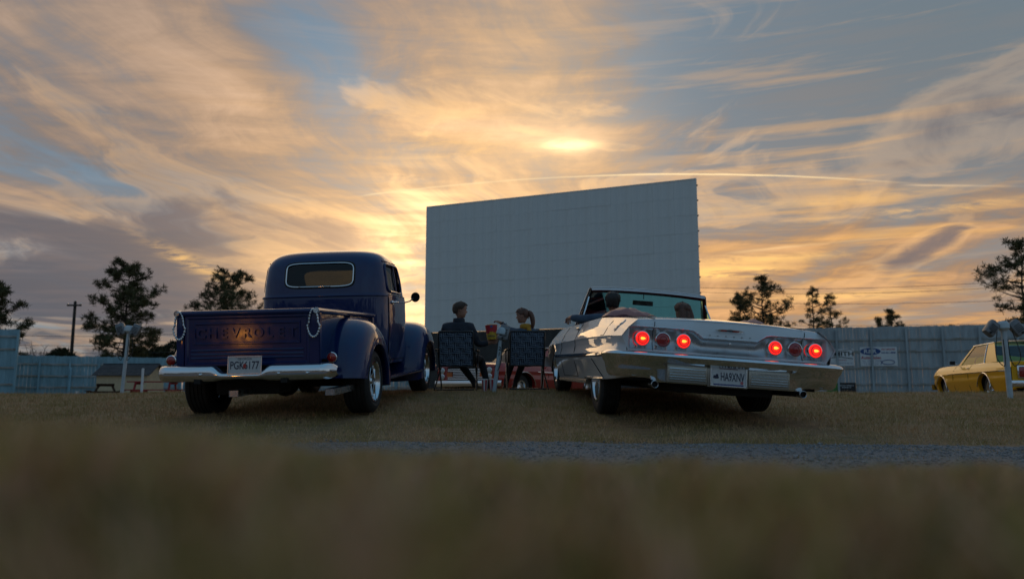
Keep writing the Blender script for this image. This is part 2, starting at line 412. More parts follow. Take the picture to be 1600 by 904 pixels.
# gravel lane, a sheet 4 mm above the turf with a ragged edge
def lane_edge(X): return 5.80 - .11*X*(X > 0) + .02*X*(X < 0)
def gravel_lane():
    xs = np.linspace(-14, 14, 160); t = np.linspace(0, 1, 26)
    far = lane_edge(xs) + .05*np.sin(xs*5) + .04*np.sin(xs*13 + 1); nearE = 2.35 + .05*np.sin(xs*7)
    X = np.repeat(xs[None], 26, 0); Y = nearE[None] + (far - nearE)[None]*t[:, None]
    Vv = np.stack([X, Y, ground_z(X, Y) + .004], -1).reshape(-1, 3); nx = len(xs); i = np.arange(25*(nx-1)); r, c = i // (nx-1), i % (nx-1)
    F = np.stack([r*nx + c, r*nx + c + 1, (r+1)*nx + c + 1, (r+1)*nx + c], -1)
    m = material('gravel', (.16, .155, .155), .9, col2=(.29, .28, .275), nscale=42, ndetail=8, bump=1.0, bscale=70)
    tag(raw_mesh('gravel_lane', Vv, F, m, smooth=True), kind='structure')
    # loose stones on it
    n = 22000; x = rng.uniform(-5.5, 6.5, n); y = rng.uniform(3.2, 6.0, n); k = y < lane_edge(x) + rng.normal(0, .07, n); x, y = x[k], y[k]; n = len(x)
    s = rng.gamma(3, .0019, n) + .0025
    base = np.array([(1,0,0), (-1,0,0), (0,1,0), (0,-1,0), (0,0,.7), (0,0,-.5)], float)
    a = rng.uniform(0, 6.28, n); ca, sa = np.cos(a), np.sin(a)
    j = base[None]*rng.uniform(.6, 1.35, (n, 6, 1)); P = np.stack([j[..., 0]*ca[:, None] - j[..., 1]*sa[:, None], j[..., 0]*sa[:, None] + j[..., 1]*ca[:, None], j[..., 2]], -1)*s[:, None, None]
    P += np.stack([x, y, ground_z(x, y) + .004 + s*.2], -1)[:, None]
    T = np.array([(0,2,4), (2,1,4), (1,3,4), (3,0,4), (2,0,5), (1,2,5), (3,1,5), (0,3,5)])
    F = (T[None] + (np.arange(n)*6)[:, None, None]).reshape(-1, 3)
    ms = material('gravel_stones', (.17, .165, .165), .85, col2=(.34, .33, .32), nscale=30, ndetail=2)
    tag(raw_mesh('gravel_stones', P.reshape(-1, 3), F, ms), 'loose grey stones scattered over the gravel lane', 'gravel', kind='stuff')
gravel_lane()

def blades(name, x, y, h, w, mat, label, lean=.5, two=False):
    n = len(x); z = ground_z(x, y) - .003; a = rng.uniform(0, 2*np.pi, n); ln = rng.normal(0, lean, (n, 2))*h[:, None]
    b0 = np.stack([x - np.cos(a)*w, y - np.sin(a)*w, z], -1); b1 = np.stack([x + np.cos(a)*w, y + np.sin(a)*w, z], -1)
    tip = np.stack([x + ln[:, 0], y + ln[:, 1], z + h], -1)
    if not two:
        Vv = np.stack([b0, b1, tip], 1).reshape(-1, 3); F = np.arange(n*3).reshape(-1, 3)
    else:
        mid = np.stack([x + ln[:, 0]*.3, y + ln[:, 1]*.3, z + h*.6], -1); o = np.stack([np.cos(a)*w*.7, np.sin(a)*w*.7, 0*w], -1)
        Vv = np.stack([b0, b1, mid - o, mid + o, tip], 1).reshape(-1, 3); k = (np.arange(n)*5)[:, None, None]
        F = (np.array([(0,1,3), (0,3,2), (2,3,4)])[None] + k).reshape(-1, 3)
    return tag(raw_mesh(name, Vv, F, mat), label, 'grass', kind='stuff')
# far ramp turf
n = 330000; x = rng.uniform(-8.8, 8.8, n); y = 5.6 + rng.beta(1.0, 1.15, n)*7.2
clump = np.sin(x*3.1 + np.sin(y*2.3)*2)*np.sin(y*3.7 + np.sin(x*1.9)*2)
k = (y > lane_edge(x) + rng.normal(-.02, .05, n)) & (np.abs(x) < y*.70 + .5) & (rng.random(n) < .72 + .28*clump); x, y = x[k], y[k]
h = rng.gamma(4, .0062, len(x)) + .006; h *= 1 + .6*np.exp(-((y - lane_edge(x))/.18)**2)
for (tx, ty, yaw) in ((-3.10, 7.9, -.08), (-1.50, 7.9, -.08), (.95, 7.8, .074), (2.47, 7.8, .074)):      # grass pressed flat where the wheels rolled in
    dtr = x - (tx - np.tan(yaw)*(y - ty)); h *= 1 - .72*np.exp(-(dtr/.11)**2)*(y < ty + .1)
blades('ramp_grass', x, y, h, rng.uniform(.0015, .0035, len(x)), M_['blades'], 'short dry brown and green grass on the parking ramp')
# stray tufts in the lane
n = 2600; x = np.concatenate([rng.normal(c, .35, 260) for c in (3.3, 2.2, 1.2, -.4, .6, -1.2, 4.2, 2.9, 1.9, -.9)]); y = np.concatenate([rng.normal(c, .035, 260) for c in (4.75, 5.0, 5.15, 5.5, 5.35, 5.6, 4.6, 4.9, 4.35, 5.1)])
blades('lane_grass', x, y, rng.uniform(.01, .03, n), rng.uniform(.0015, .003, n), M_['blades'], 'thin dead grass tufts lying in the gravel lane')
# tall grass right under the lens
n = 66000; y = .10 + rng.beta(1.0, 1.6, n)*2.6; x = rng.uniform(-1, 1, n)*(y*.78 + .12)
h = (rng.uniform(.028, .058, n) + .014*sm01(-x/(y + .05), -.1, .55))*(1 + .35*np.sin(x*14/(y+.3) + 2)*np.sin(y*11)) ; h = np.minimum(h, .47 - ground_z(x, y) + .02*(x/(y+.05) < -.25))
pat = np.sin(x*31 + 2*np.sin(y*17)) * np.sin(y*27 + 1.7*np.sin(x*23)) + .6*np.sin(x*67 + y*41)*np.sin(y*59 - x*13)
h = np.maximum(h*(1 + .28*np.clip(pat, -1, .55)), .010)
uu = x/y; cap_ = np.interp(uu, [-.7, -.61, -.42, -.25, 0, .68], [.040, .040, .058, .078, .090, .106]) - .009 + .006*np.sin(uu*19) + .005*np.sin(uu*47 + 1)
h = np.maximum(np.minimum(h, .5 - cap_*y - ground_z(x, y)), .004)
k = rng.random(n) < .62 + .50*pat; x, y, h = x[k], y[k], h[k]; n = len(x)
blades('near_grass', x, y, h, rng.uniform(.0012, .0026, n), M_['blades_near'], 'blurred brown and green grass right in front', lean=.35, two=True)

n = 26000; y = rng.uniform(.0, 3.2, n); x = rng.uniform(-3.6, 3.6, n); k = np.abs(x) > y*.76 + .10; x, y = x[k], y[k]; n = len(x)
blades('near_grass', x, y, rng.uniform(.015, .045, n), rng.uniform(.0012, .0026, n), M_['blades_near'], 'blurred grass at the very edge of the near rise', lean=.35, two=True)
# a few long stalks right in front of the lens
n = 420; y = rng.uniform(.22, .75, n); x = rng.uniform(-.75, .75, n)*y; hs = .5 - (np.interp(x/y, [-.7, 0, .7], [.045, .085, .10]) - .022*rng.random(n))*y - ground_z(x, y)
blades('grass_stalks', x, y, np.maximum(hs, .01), rng.uniform(.001, .0022, n), M_['blades'], 'long pale grass stalks blurred right before the lens', lean=.25, two=True)

# ------------------------------------------------------------------ movie screen
def movie_screen():
    A = at(667, 400, 47.6); B = at(1090, 400, 41.0); A.z = B.z = 0
    d = (B - A); W = d.length; ang = math.atan2(d.y, d.x)
    Z0, Z1 = 4.0, 12.05
    root = empty('movie_screen', TR(A.x, A.y, -.06) @ RZ(ang), 'huge blank white drive-in movie screen with dark base wall', 'screen')
    Z0 += .06; Z1 += .06
    white = material('screen_paint', (.78, .79, .78), .75, col2=(.70, .72, .72), nscale=.9, stretch=(5, 1, .30), ndetail=8, bump=.06, bscale=30, lo=.34, hi=.60)
    add_stain(white, (.62, .61, .58), .55, (3.0, 1, .4), .52, .70, .4)
    dark = material('base_paint', (.028, .027, .027), .7, col2=(.045, .043, .042), nscale=2)
    steel = material('screen_steel', (.16, .15, .14), .6, .5)
    # steel skin of narrow panels in five courses; each course a hair proud of the one above
    rows, cols = 8, 14; pw = W / cols; ph = (Z1 - Z0) / rows
    base = MB(); base.box(.002, pw - .004, -.03, .04, .002, ph - .004)
    for k in range(6):
        xk = pw*(k + .5)/6; base.box(xk - .012, xk + .012, -.036, -.03, .004, ph - .006)
    pan = None
    for r_ in range(rows):
        for c in range(cols):
            M = TR(c*pw, random.uniform(-.006, .006), Z0 + r_*ph) @ RX(random.uniform(-.003, .003)) @ RZ(random.uniform(-.0025, .0025))
            if pan is None: pan = base.build('panel', white, root, M)
            else:
                o = pan.copy(); COL.objects.link(o); o.parent = root; o.matrix_basis = M
    mb = MB(); mb.box(.03, W - .03, .05, .12, Z0, Z1)
    for c in range(0, cols + 1, 2): mb.box(min(c*pw, W-.2), min(c*pw, W-.2) + .2, .13, .5, 0, Z1 - .1)
    mb.build('back_frame', steel, root)
    mb = MB(); mb.box(-.06, 0, -.05, .12, Z0, Z1); mb.box(W, W + .06, -.05, .12, Z0, Z1); mb.box(-.06, W + .06, -.05, .12, Z1, Z1 + .06)
    mb.build('edge_trim', white, root)
    for k in range(9):
        mb = MB(); mb.box(W + .06, W + .13, -.02, .05, Z0 + .8 + k*.86, Z0 + .87 + k*.86); mb.build('bolt', steel, root)
    for c in (0.25, W - .35):                    # raking legs behind the ends
        mb = MB(); mb.tube([(c, .5, Z0 + 3.6), (c + (.55 if c > 5 else 0), 3.0, 0)], .14, 6); mb.build('brace_leg', steel, root)
    n = 12; w = (W + 1.2) / n
    mb = MB(); mb.box(.004, w - .004, -.04, .04, 0, Z0 - .03)
    bp = None
    for c in range(n):
        M = TR(-.6 + c*w, 0, 0)
        if bp is None: bp = mb.build('base_panel', dark, root, M)
        else: o = bp.copy(); COL.objects.link(o); o.parent = root; o.matrix_basis = M
    return root
movie_screen()

# ------------------------------------------------------------------ board fences round the field
M_['fence_paint'] = material('fence_paint', (.43, .49, .52), .8, col2=(.32, .365, .39), nscale=1.3, stretch=(2.5, 2.5, .5), ndetail=7, bump=.1, bscale=18)
M_['fence_rail'] = material('fence_rail', (.40, .43, .44), .8, col2=(.30, .28, .24), nscale=3, stretch=(.6, 1, 1))
M_['rust_stain'] = material('rust_stain', (.30, .16, .07), .9)
add_stain(M_['fence_paint'], (.20, .13, .07), 2.2, (2.0, 2.0, .45), .60, .72, .75)
add_stain(M_['fence_rail'], (.17, .10, .05), 2.0, (.8, 1, 1), .55, .70, .7)
def fence(name, P0, P1, height, nsec, rails, label, braces=False, board=.19, post_h=None, paintm=None):
    pm = paintm or M_['fence_paint']
    P0, P1 = Vector(P0), Vector(P1); d = P1 - P0; L = Vector((d.x, d.y, 0)).length; ang = math.atan2(d.y, d.x)
    zb = min(P0.z, P1.z)
    root = empty(name, TR(P0.x, P0.y, zb) @ RZ(ang), label, 'fence')
    w = L / nsec; nb = max(3, round(w / board)); bw = w / nb
    for s in range(nsec):
        mb = MB()
        for i in range(nb):
            x0 = s*w + i*bw; dy = random.uniform(-.007, .007); dh = random.uniform(-.02, .02)
            mb.box(x0 + .003, x0 + bw - .003, dy, dy + .025, .03, height + dh)
        tag(mb.build('board_section', pm, root, fix=False), kind='stuff')
        for zr in rails:
            MB().box(s*w + .01, (s+1)*w - .01, -.06, -.012, zr, zr + .10).build('rail', M_['fence_rail'], root, fix=False)
    for s in range(nsec + 1):
        hp = post_h or height - .12
        MB().box(s*w - .05, s*w + .05, -.17, -.062, 0, hp).build('post', pm, root, fix=False)
    if braces:
        for s in range(1, nsec, 2):
            mb = MB(); mb.tube([(s*w + .06, -.12, height*.72), (s*w + .06, -1.15, .02)], .05, 4); mb.build('brace', pm, root)
    return root
FZ = -.01
M_['fence_blue'] = material('blue_fence_paint', (.27, .44, .52), .8, col2=(.20, .34, .40), nscale=1.3, stretch=(2.5, 2.5, .5), ndetail=7, bump=.1, bscale=18)
def fl(px, Y): p = at(px, 600, Y); return (p.x, p.y, FZ)
fence('board_fence', fl(-40, 42.6), fl(282, 47.8), 2.42, 7, (.55, 1.2, 1.88), 'long pale blue board fence behind the picnic tables', True, paintm=M_['fence_blue'])
fence('board_fence', fl(288, 47.9), fl(664, 50.4), 2.42, 8, (.55, 1.2, 1.88), 'pale blue board fence behind the blue pickup, ending at the screen', False, paintm=M_['fence_blue'])
fence('board_fence', fl(-150, 40.6), fl(24, 41.4), 3.72, 3, (.7, 1.6, 2.6, 3.3), 'taller pale blue fence end at the far left edge', False, paintm=M_['fence_blue'])
RF = fence('board_fence', fl(1105, 45.4), fl(1720, 39.8), 3.98, 11, (.72, 1.62, 2.55, 3.2), 'tall weathered white board fence carrying the advertising signs', False)

# ------------------------------------------------------------------ pines beyond the fences
def foliage_material(name, a, b_):
    m = bpy.data.materials.new(name); m.use_nodes = True; V.nt = m.node_tree; nt = m.node_tree
    b = nt.nodes['Principled BSDF']; gi = nt.nodes.new('ShaderNodeNewGeometry'); tc = nt.nodes.new('ShaderNodeTexCoord')
    k = noise(tc.outputs['Object'], .8, 3, .6)
    nt.links.new(mix(sstep(k * .6 + V(gi.outputs['Random Per Island']) * .4, .3, .7), a, b_), b.inputs['Base Color'])
    b.inputs['Roughness'].default_value = .7; b.inputs['Specular IOR Level'].default_value = .25
    return m
M_['needles'] = foliage_material('pine_needles', (.052, .058, .022), (.115, .102, .042))
M_['leaf_far'] = foliage_material('distant_leaves', (.028, .034, .014), (.05, .05, .022))
def needle_tufts(centres, size, rg, per=26, width=.012):
    """spiky balls of needles round each centre; every needle one thin triangle"""
    n = len(centres); d = rg.normal(0, 1, (n, per, 3)); d[..., 2] = d[..., 2]*.8 + .35
    d /= np.linalg.norm(d, axis=-1, keepdims=True); L = size[:, None]*rg.uniform(.65, 1.1, (n, per))
    side = np.cross(d, rg.normal(0, 1, (n, per, 3))); side /= np.linalg.norm(side, axis=-1, keepdims=True) + 1e-9
    c = centres[:, None] + rg.normal(0, .06, (n, per, 3)); t = c + d*L[..., None]; s = side*(size[:, None, None]*.055 + width)
    Vv = np.stack([c - s*.6, c + s*.6, t + s*.5, t - s*.5], 2).reshape(-1, 3); F = np.arange(len(Vv)).reshape(-1, 4)
    return Vv, F
def pine(base, H, spread, seed, label, name='pine_tree', lowest=.22, lean=0.0, nb=46, tuft=.34, gap=.0, shape=None, group='pines beyond the fences', dens=1.0):
    rg = np.random.default_rng(seed); rnd = random.Random(seed)
    root = empty(name, TR(*base), label, 'tree', group)
    mb = MB(); tp = [Vector((lean*H*(k/10)**1.5 + rnd.uniform(-.05, .05)*k/4, rnd.uniform(-.05, .05)*k/4, H*.97*k/10)) for k in range(11)]
    mb.tube(tp, [max(.02, H*.017*(1 - k/10.6)) for k in range(11)], 7)
    cs, sz = [], []
    prof = shape or (lambda t: (.35 + .65*math.sin(math.pi*min(1, (t*.95 + .12)))) * (1 if t < .6 else 1 - (t-.6)*1.15))
    for b in range(nb):
        t = (b + rnd.random())/nb; h = H*(lowest + (1 - lowest)*t); a = b*2.4 + rnd.uniform(-.5, .5)
        L = spread*prof(t)*rnd.uniform(.6, 1.12)
        if rnd.random() < gap: L *= .45
        k = min(9.99, h/H/.97*10); i = int(k); o = tp[i].lerp(tp[min(10, i+1)], k - i)
        up = rnd.uniform(.06, .32) + (.35 if shape is None else .16)*t
        pts = [o + Vector((math.cos(a)*L*q, math.sin(a)*L*q, L*up*q**1.6 + rnd.uniform(-.06, .06)*q)) for q in (0, .3, .6, .85, 1)]
        mb.tube(pts, [.035 + .012*L, .03 + .006*L, .022, .014, .008], 4, cap=False)
        nt_ = int((5 + 7*L)*dens)
        for j in range(nt_):
            q = 1 - rnd.random()**1.5*.72; i2 = min(3, int(q*4)); c = pts[i2].lerp(pts[i2+1], q*4 - i2) if q < 1 else pts[4]
            off = Vector((rnd.gauss(0, 1), rnd.gauss(0, 1), rnd.gauss(.25, .7)))*(.10 + .13*L*(1.1 - q*.6))
            e = c + off
            mb.tube([c, c.lerp(e, .6) + Vector((0, 0, -.03)), e], [.012, .009, .006], 3, cap=False)
            cs.append(e); sz.append(tuft*rnd.uniform(.7, 1.2))
    for _ in range(int(10*dens)):
        cs.append(tp[10] + Vector((rnd.gauss(0, .18), rnd.gauss(0, .18), rnd.uniform(-.5, .25)))); sz.append(tuft*.9)
    mb.build('trunk', M_['tree_bark'], root, smooth=60, fix=False)
    Vv, F = needle_tufts(np.array([c[:] for c in cs]), np.array(sz), rg)
    raw_mesh('crown', Vv, F, M_['needles'], root)
    return root
def tree_at(px, Y): p = at(px, 600, Y); return (p.x, p.y, FZ)
def hgt(py, Y): return (HOR - py)/FPX*Y + .5 - FZ
rounded = lambda t: max(.16, math.sin(math.pi*(.20 + .76*t))**.75)
pine(tree_at(190, 62), hgt(404, 62)*.97, 2.95, 11, 'big round-crowned pine rising behind the fence, left of the pickup', shape=rounded, lowest=.20, nb=52, tuft=.33, gap=.12, dens=.95)
pine(tree_at(357, 70), hgt(417, 70)*.95, 3.9, 5, 'broad pine half hidden behind the pickup bed and cab', shape=rounded, lowest=.18, nb=48, tuft=.36, gap=.15, dens=.72)
pine(tree_at(-18, 58), hgt(440, 58), 2.6, 8, 'pine cut off by the left edge of the picture', lowest=.22, nb=34, gap=.2, tuft=.36)
pine(tree_at(1196, 60), hgt(432, 60), 2.5, 21, 'nearest small pine above the right end of the white car', lowest=.30, nb=42, gap=.3, tuft=.25, dens=.68)
pine(tree_at(1160, 63), hgt(462, 63), 1.5, 22, 'short pine sapling left of the small pine above the white car', lowest=.35, nb=26, gap=.2, tuft=.28, dens=.8)
pine(tree_at(1276, 66), hgt(450, 66), 1.5, 23, 'thin open pine between the two signs and the white car', lowest=.32, nb=30, gap=.35, tuft=.23, dens=.62)
pine(tree_at(1304, 68), hgt(459, 68), 1.3, 24, 'slender open pine just right of the thin pine', lowest=.34, nb=26, gap=.35, tuft=.23, dens=.62)
pine(tree_at(1398, 74), hgt(484, 74), 1.1, 25, 'little pine tip peeping over the white fence above the fish sign', lowest=.5, nb=18, gap=.2, tuft=.28)
pine(tree_at(1380, 78), hgt(497, 78), .9, 26, 'smallest pine tip over the white fence', lowest=.55, nb=12, gap=.2, tuft=.26)
pine(tree_at(1612, 49), hgt(355, 49)*.93, 2.9, 31, 'tall dark pine cut off by the right edge above the yellow car', lowest=.26, nb=36, gap=.35, tuft=.30, dens=.72)
def bush(px, Y, top, wid, seed, label, name='bush', bare=False):
    rg = np.random.default_rng(seed); rnd = random.Random(seed); H = hgt(top, Y); root = empty(name, TR(*tree_at(px, Y)), label, 'bush' if name == 'bush' else 'tree', 'bushes beyond the fence')
    mb = MB(); cs = []
    for b in range(16 if bare else 9):
        a = rnd.uniform(0, 6.28); r = rnd.uniform(.2, 1)*wid; h = H*rnd.uniform(.72, 1)
        e = Vector((math.cos(a)*r, math.sin(a)*r, h)); m_ = e*.5 + Vector((-e.x*.25, -e.y*.25, 0)); mb.tube([Vector((0, 0, 0)), m_, e], [.05, .03, .008], 4, cap=False)
        for _ in range(7): 
            q = m_.lerp(e, rnd.random()); mb.tube([q, q + Vector((rnd.gauss(0, .25), rnd.gauss(0, .25), rnd.uniform(.1, .5)))], [.012, .005], 3, cap=False)
    mb.build('trunk', M_['tree_bark'], root, fix=False)
    if not bare:
        n = int(260*wid); t = rg.uniform(0, 1, n); a = rg.uniform(0, 6.28, n); rr = wid*np.sqrt(np.maximum(.05, 1 - (t*1.02)**2.4))*np.sqrt(rg.uniform(.2, 1, n))*(1 + .18*np.sin(a*5))
        C = np.stack([np.cos(a)*rr, np.sin(a)*rr, H*(.25 + .72*t)], -1)
        Vv, F = needle_tufts(C, np.full(n, .26), rg, per=14, width=.03); raw_mesh('crown', Vv, F, M_['leaf_far'], root)
    return root
bush(92, 60, 545, 1.6, 41, 'round dark bush behind the fence beside the utility pole')
bush(56, 58, 533, 1.3, 42, 'bare twiggy shrub behind the fence left of the utility pole', bare=True)
bush(245, 75, 541, 2.2, 43, 'low dark bush behind the fence right of the big pine')
bush(272, 78, 532, 2.4, 44, 'taller dark bush just left of the pickup tailgate')
bush(222, 80, 546, 2.0, 45, 'small bush under the big pine, behind the shed')
bush(660, 90, 560, 2.2, 46, 'dark bush low behind the pickup front fender')
bush(318, 82, 520, 3.2, 47, 'wide bush behind the left half of the tailgate')
bush(1494, 80, 506, .8, 48, 'tiny treetop above the fence left of the yellow car', name='small_tree')

# ------------------------------------------------------------------ utility pole and wires
def utility_pole():
    b = at(108, 600, 66); H = hgt(471, 66)
    root = empty('utility_pole', TR(b.x, b.y, FZ), 'wooden utility pole with one crossarm behind the left fence', 'utility pole')
    MB().tube([(0, 0, 0), (0, 0, H)], [.16, .12], 8).build('pole', M_['wood_pole'], root, smooth=60)
    MB().box(-.62, .62, -.18, -.06, H - .42, H - .28).build('crossarm', M_['wood_pole'], root)
    for x in (-.58, .58, 0): 
        MB().lathe([(0, 0), (.04, 0), (.05, .08), (.03, .16), (0, .16)], 8, M=TR(x, -.12 if x else 0, (H - .28) if x else H)).build('insulator', M_['dull_chrome'], root)
utility_pole()
wire_m = material('wire', (.05, .048, .05), .6)
def wire(p, q, sag, label):
    p, q = Vector(p), Vector(q); pts = [p.lerp(q, k/24) - Vector((0, 0, sag*(1 - (2*k/24 - 1)**2))) for k in range(25)]
    tag(MB().tube(pts, .017, 4, cap=False).build('power_line', wire_m), label, 'power line', 'power lines strung behind the field')
wire(at(-80, 520, 64), at(420, 512, 70), .5, 'topmost power line behind the big left pine')
wire(at(-80, 534, 64), at(420, 528, 70), .5, 'middle power line behind the big left pine')
wire(at(-80, 545, 64), at(420, 541, 70), .5, 'lowest power line behind the big left pine')
wire(at(1085, 449, 75), at(1720, 428, 68), .6, 'topmost power line in the orange sky right of the screen')
wire(at(1085, 456, 75), at(1720, 437, 68), .6, 'second power line in the orange sky right of the screen')
wire(at(1085, 470, 78), at(1720, 462, 72), .5, 'third power line in the orange sky right of the screen')
wire(at(1085, 507, 80), at(1720, 500, 74), .3, 'lowest power line, skimming the top of the white fence')
# the wood behind the field, at the photographer's back: it shows only as a dark band mirrored in paint and chrome
def tree_line():
    rg = np.random.default_rng(77); n = 5200
    x = rg.uniform(-130, 130, n); top = 7.5 + 2.2*np.sin(x*.21 + 1) + 1.6*np.sin(x*.55) + 1.0*np.sin(x*1.4); t = rg.uniform(0, 1, n)**.8
    C = np.stack([x, -62 + rg.normal(0, 1.8, n), top*t + .2], -1)
    Vv, F = needle_tufts(C, rg.uniform(.7, 1.3, n), rg, per=9, width=.12)
    tag(raw_mesh('tree_line', Vv, F, M_['leaf_far']), 'dark wood along the back of the field', 'trees', kind='stuff')
tree_line()

# ------------------------------------------------------------------ shared vehicle pieces
def paint(name, col, flake=.0, rough=.32, haze=(.008, .035)):
    m = material(name, col, rough, flake, coat=1.0, coat_rough=.035, spec=.12)
    nt = m.node_tree; b = nt.nodes['Principled BSDF']                      # very slight waviness and dust on the lacquer
    tc = nt.nodes.new('ShaderNodeTexCoord'); n = nt.nodes.new('ShaderNodeTexNoise'); n.inputs['Scale'].default_value = 2.2; n.inputs['Detail'].default_value = 2
    nt.links.new(tc.outputs['Object'], n.inputs['Vector']); bp = nt.nodes.new('ShaderNodeBump'); bp.inputs['Strength'].default_value = .03; bp.inputs['Distance'].default_value = .02
    nt.links.new(n.outputs[0], bp.inputs['Height']); nt.links.new(bp.outputs[0], b.inputs['Coat Normal'])
    n3 = nt.nodes.new('ShaderNodeTexNoise'); n3.inputs['Scale'].default_value = 14; n3.inputs['Detail'].default_value = 8; nt.links.new(tc.outputs['Object'], n3.inputs['Vector'])
    mr = nt.nodes.new('ShaderNodeMapRange'); mr.inputs[1].default_value = .4; mr.inputs[2].default_value = .75; mr.inputs[3].default_value, mr.inputs[4].default_value = haze
    nt.links.new(n3.outputs[0], mr.inputs[0]); nt.links.new(mr.outputs[0], b.inputs['Coat Roughness'])
    return m
M_['navy'] = paint('navy_paint', (.006, .021, .10))
M_['navy_dusty'] = paint('navy_paint_dusty', (.006, .021, .10), haze=(.10, .20))
M_['white_car'] = paint('white_car_paint', (.68, .70, .71), rough=.4)
M_['yellow_car'] = paint('yellow_car_paint', (.85, .42, .004))
M_['red_car'] = paint('red_car_paint', (.33, .022, .018))
M_['dark_glass'] = material('dark_glass', (.012, .016, .014), .04, 0, spec=.6)
M_['red_lens'] = material('red_lens', (.34, .014, .012), .12, coat=1)
M_['seam'] = material('seam_gap', (.006, .006, .007), .9)
M_['plate_white'] = material('plate_white', (.62, .63, .62), .45, col2=(.54, .55, .55), nscale=12)
M_['plate_ink'] = material('plate_ink', (.015, .02, .05), .5)
M_['maroon'] = material('maroon_vinyl', (.10, .012, .014), .45, col2=(.07, .008, .01), nscale=9, bump=.1)
M_['rose_vinyl'] = material('rose_vinyl', (.44, .21, .19), .5, col2=(.34, .15, .14), nscale=6, bump=.15)
M_['white_paint'] = material('white_paint', (.68, .70, .71), .5)
def tinted_glass(name, col, ior=1.45):
    m = bpy.data.materials.new(name); m.use_nodes = True; nt = m.node_tree; nt.nodes.clear()
    t = nt.nodes.new('ShaderNodeBsdfTransparent'); t.inputs[0].default_value = (*col, 1)
    g = nt.nodes.new('ShaderNodeBsdfGlossy'); g.inputs[1].default_value = .03; g.inputs[0].default_value = (.9, .9, .9, 1)
    fr = nt.nodes.new('ShaderNodeFresnel'); fr.inputs[0].default_value = ior; mx = nt.nodes.new('ShaderNodeMixShader')
    nt.links.new(fr.outputs[0], mx.inputs[0]); nt.links.new(t.outputs[0], mx.inputs[1]); nt.links.new(g.outputs[0], mx.inputs[2])
    o = nt.nodes.new('ShaderNodeOutputMaterial'); nt.links.new(mx.outputs[0], o.inputs[0]); return m
M_['teal_glass'] = tinted_glass('teal_windshield_glass', (.46, .96, .88))
M_['side_glass'] = tinted_glass('side_glass', (.62, .74, .76), 1.12)
M_['smoke_glass'] = tinted_glass('smoke_glass', (.15, .155, .135))
def car_matrix(x, y, z, yaw, pitch, roll): return TR(x, y, z) @ RZ(yaw + R(90)) @ RY(-pitch) @ RX(roll)
def wheel(parent, x, y, Rt, w, rim_r, side, style='spoke', whitewall=False, axle_z=None):
    """side +1: outer face towards +y"""
    M = TR(x, y, axle_z if axle_z is not None else Rt) @ RX(R(-90) if side > 0 else R(90))
    h = w/2; sh = .035
    prof = [(rim_r - .005, -h*.80), (rim_r + .02, -h*.92), (Rt*.80, -h*1.02), (Rt - sh, -h*.98), (Rt - .012, -h*.86), (Rt, -h*.76)]
    k = 5
    for i in range(k):
        a = -h*.76 + 2*h*.76*i/k; b = -h*.76 + 2*h*.76*(i+1)/k
        prof += [(Rt, b - .010)] + ([(Rt - .009, b - .008), (Rt - .009, b + .001), (Rt, b + .003)] if i < k-1 else [(Rt, b)])
    prof += [(Rt - .012, h*.86), (Rt - sh, h*.98), (Rt*.80, h*1.02), (rim_r + .02, h*.92), (rim_r - .005, h*.80)]
    mb = MB(); mb.lathe(prof, 56); wh = mb.build('wheel', M_['black_rubber'], parent, M, smooth=35)
    wh.name = 'wheel'
    # rim: outer lip, barrel, spokes, hub
    mb = MB(); o = h*.86
    mb.lathe([(rim_r + .008, o), (rim_r + .004, o + .012), (rim_r - .012, o + .010), (rim_r - .022, o - .01), (rim_r - .03, o - .055), (rim_r - .035, -h*.5)], 48)
    rim = mb.build('rim', M_['chrome'], wh, smooth=40)
    mb = MB()
    if style == 'spoke':
        for i in range(5):
            a = 2*math.pi*i/5 + .3
            Mx = RZ(a)
            mb.box(.03, rim_r - .025, -.030, .030, o - .075, o - .045, Mx, bev=.008)
    else:
        mb.lathe([(.0, o - .03), (rim_r*.5, o - .035), (rim_r*.62, o - .05), (rim_r*.8, o - .055), (rim_r - .03, o - .075)], 32)
        for i in range(24):
            a = 2*math.pi*i/24; mb.box(rim_r*.55, rim_r*.86, -.006, .006, o - .052, o - .036, RZ(a))
    mb.build('spokes', M_['dull_chrome'], wh, smooth=40)
    mb = MB(); mb.lathe([(0, o - .015), (.028, o - .018), (.036, o - .035), (.05, o - .05), (.055, o - .08)], 20); mb.build('hub_cap', M_['chrome'], wh, smooth=40)
    mb = MB(); mb.lathe([(rim_r - .034, -h*.35), (.001, -h*.35)], 24); mb.build('brake_drum', M_['underbody'], wh)
    return wh
def plate(parent, M, top, number, bottom, w=.305, h=.152):
    """number plate in the local yz plane, facing -x"""
    P = M @ Matrix(((0, 0, -1, 0), (-1, 0, 0, 0), (0, 1, 0, 0), (0, 0, 0, 1)))      # text x -> -y, text y -> z, text normal -> -x
    mb = MB(); mb.box(-w/2, w/2, -h/2, h/2, -.003, .001, bev=.0)
    p = mb.build('license_plate', M_['plate_white'], parent, P)
    text_mesh('plate_number', number[0], .098, M_['plate_ink'], p, TR(number[1], -.004, .003), width=number[2], bold=.0012)
    if top: text_mesh('plate_state', top, .030, M_['plate_ink'], p, TR(0, h/2 - .021, .003), width=.13)
    if bottom: text_mesh('plate_caption', bottom, .020, M_['plate_ink'], p, TR(0, -h/2 + .024, .003), width=.10)
    fr = MB()
    for (a, b, c, d) in ((-w/2 - .004, w/2 + .004, h/2 - .003, h/2 + .005), (-w/2 - .004, w/2 + .004, -h/2 - .005, -h/2 + .003), (-w/2 - .005, -w/2 + .003, -h/2, h/2), (w/2 - .003, w/2 + .005, -h/2, h/2)): fr.box(a, b, c, d, .001, .006)
    fr.build('plate_frame', M_['dull_chrome'], p)
    return p

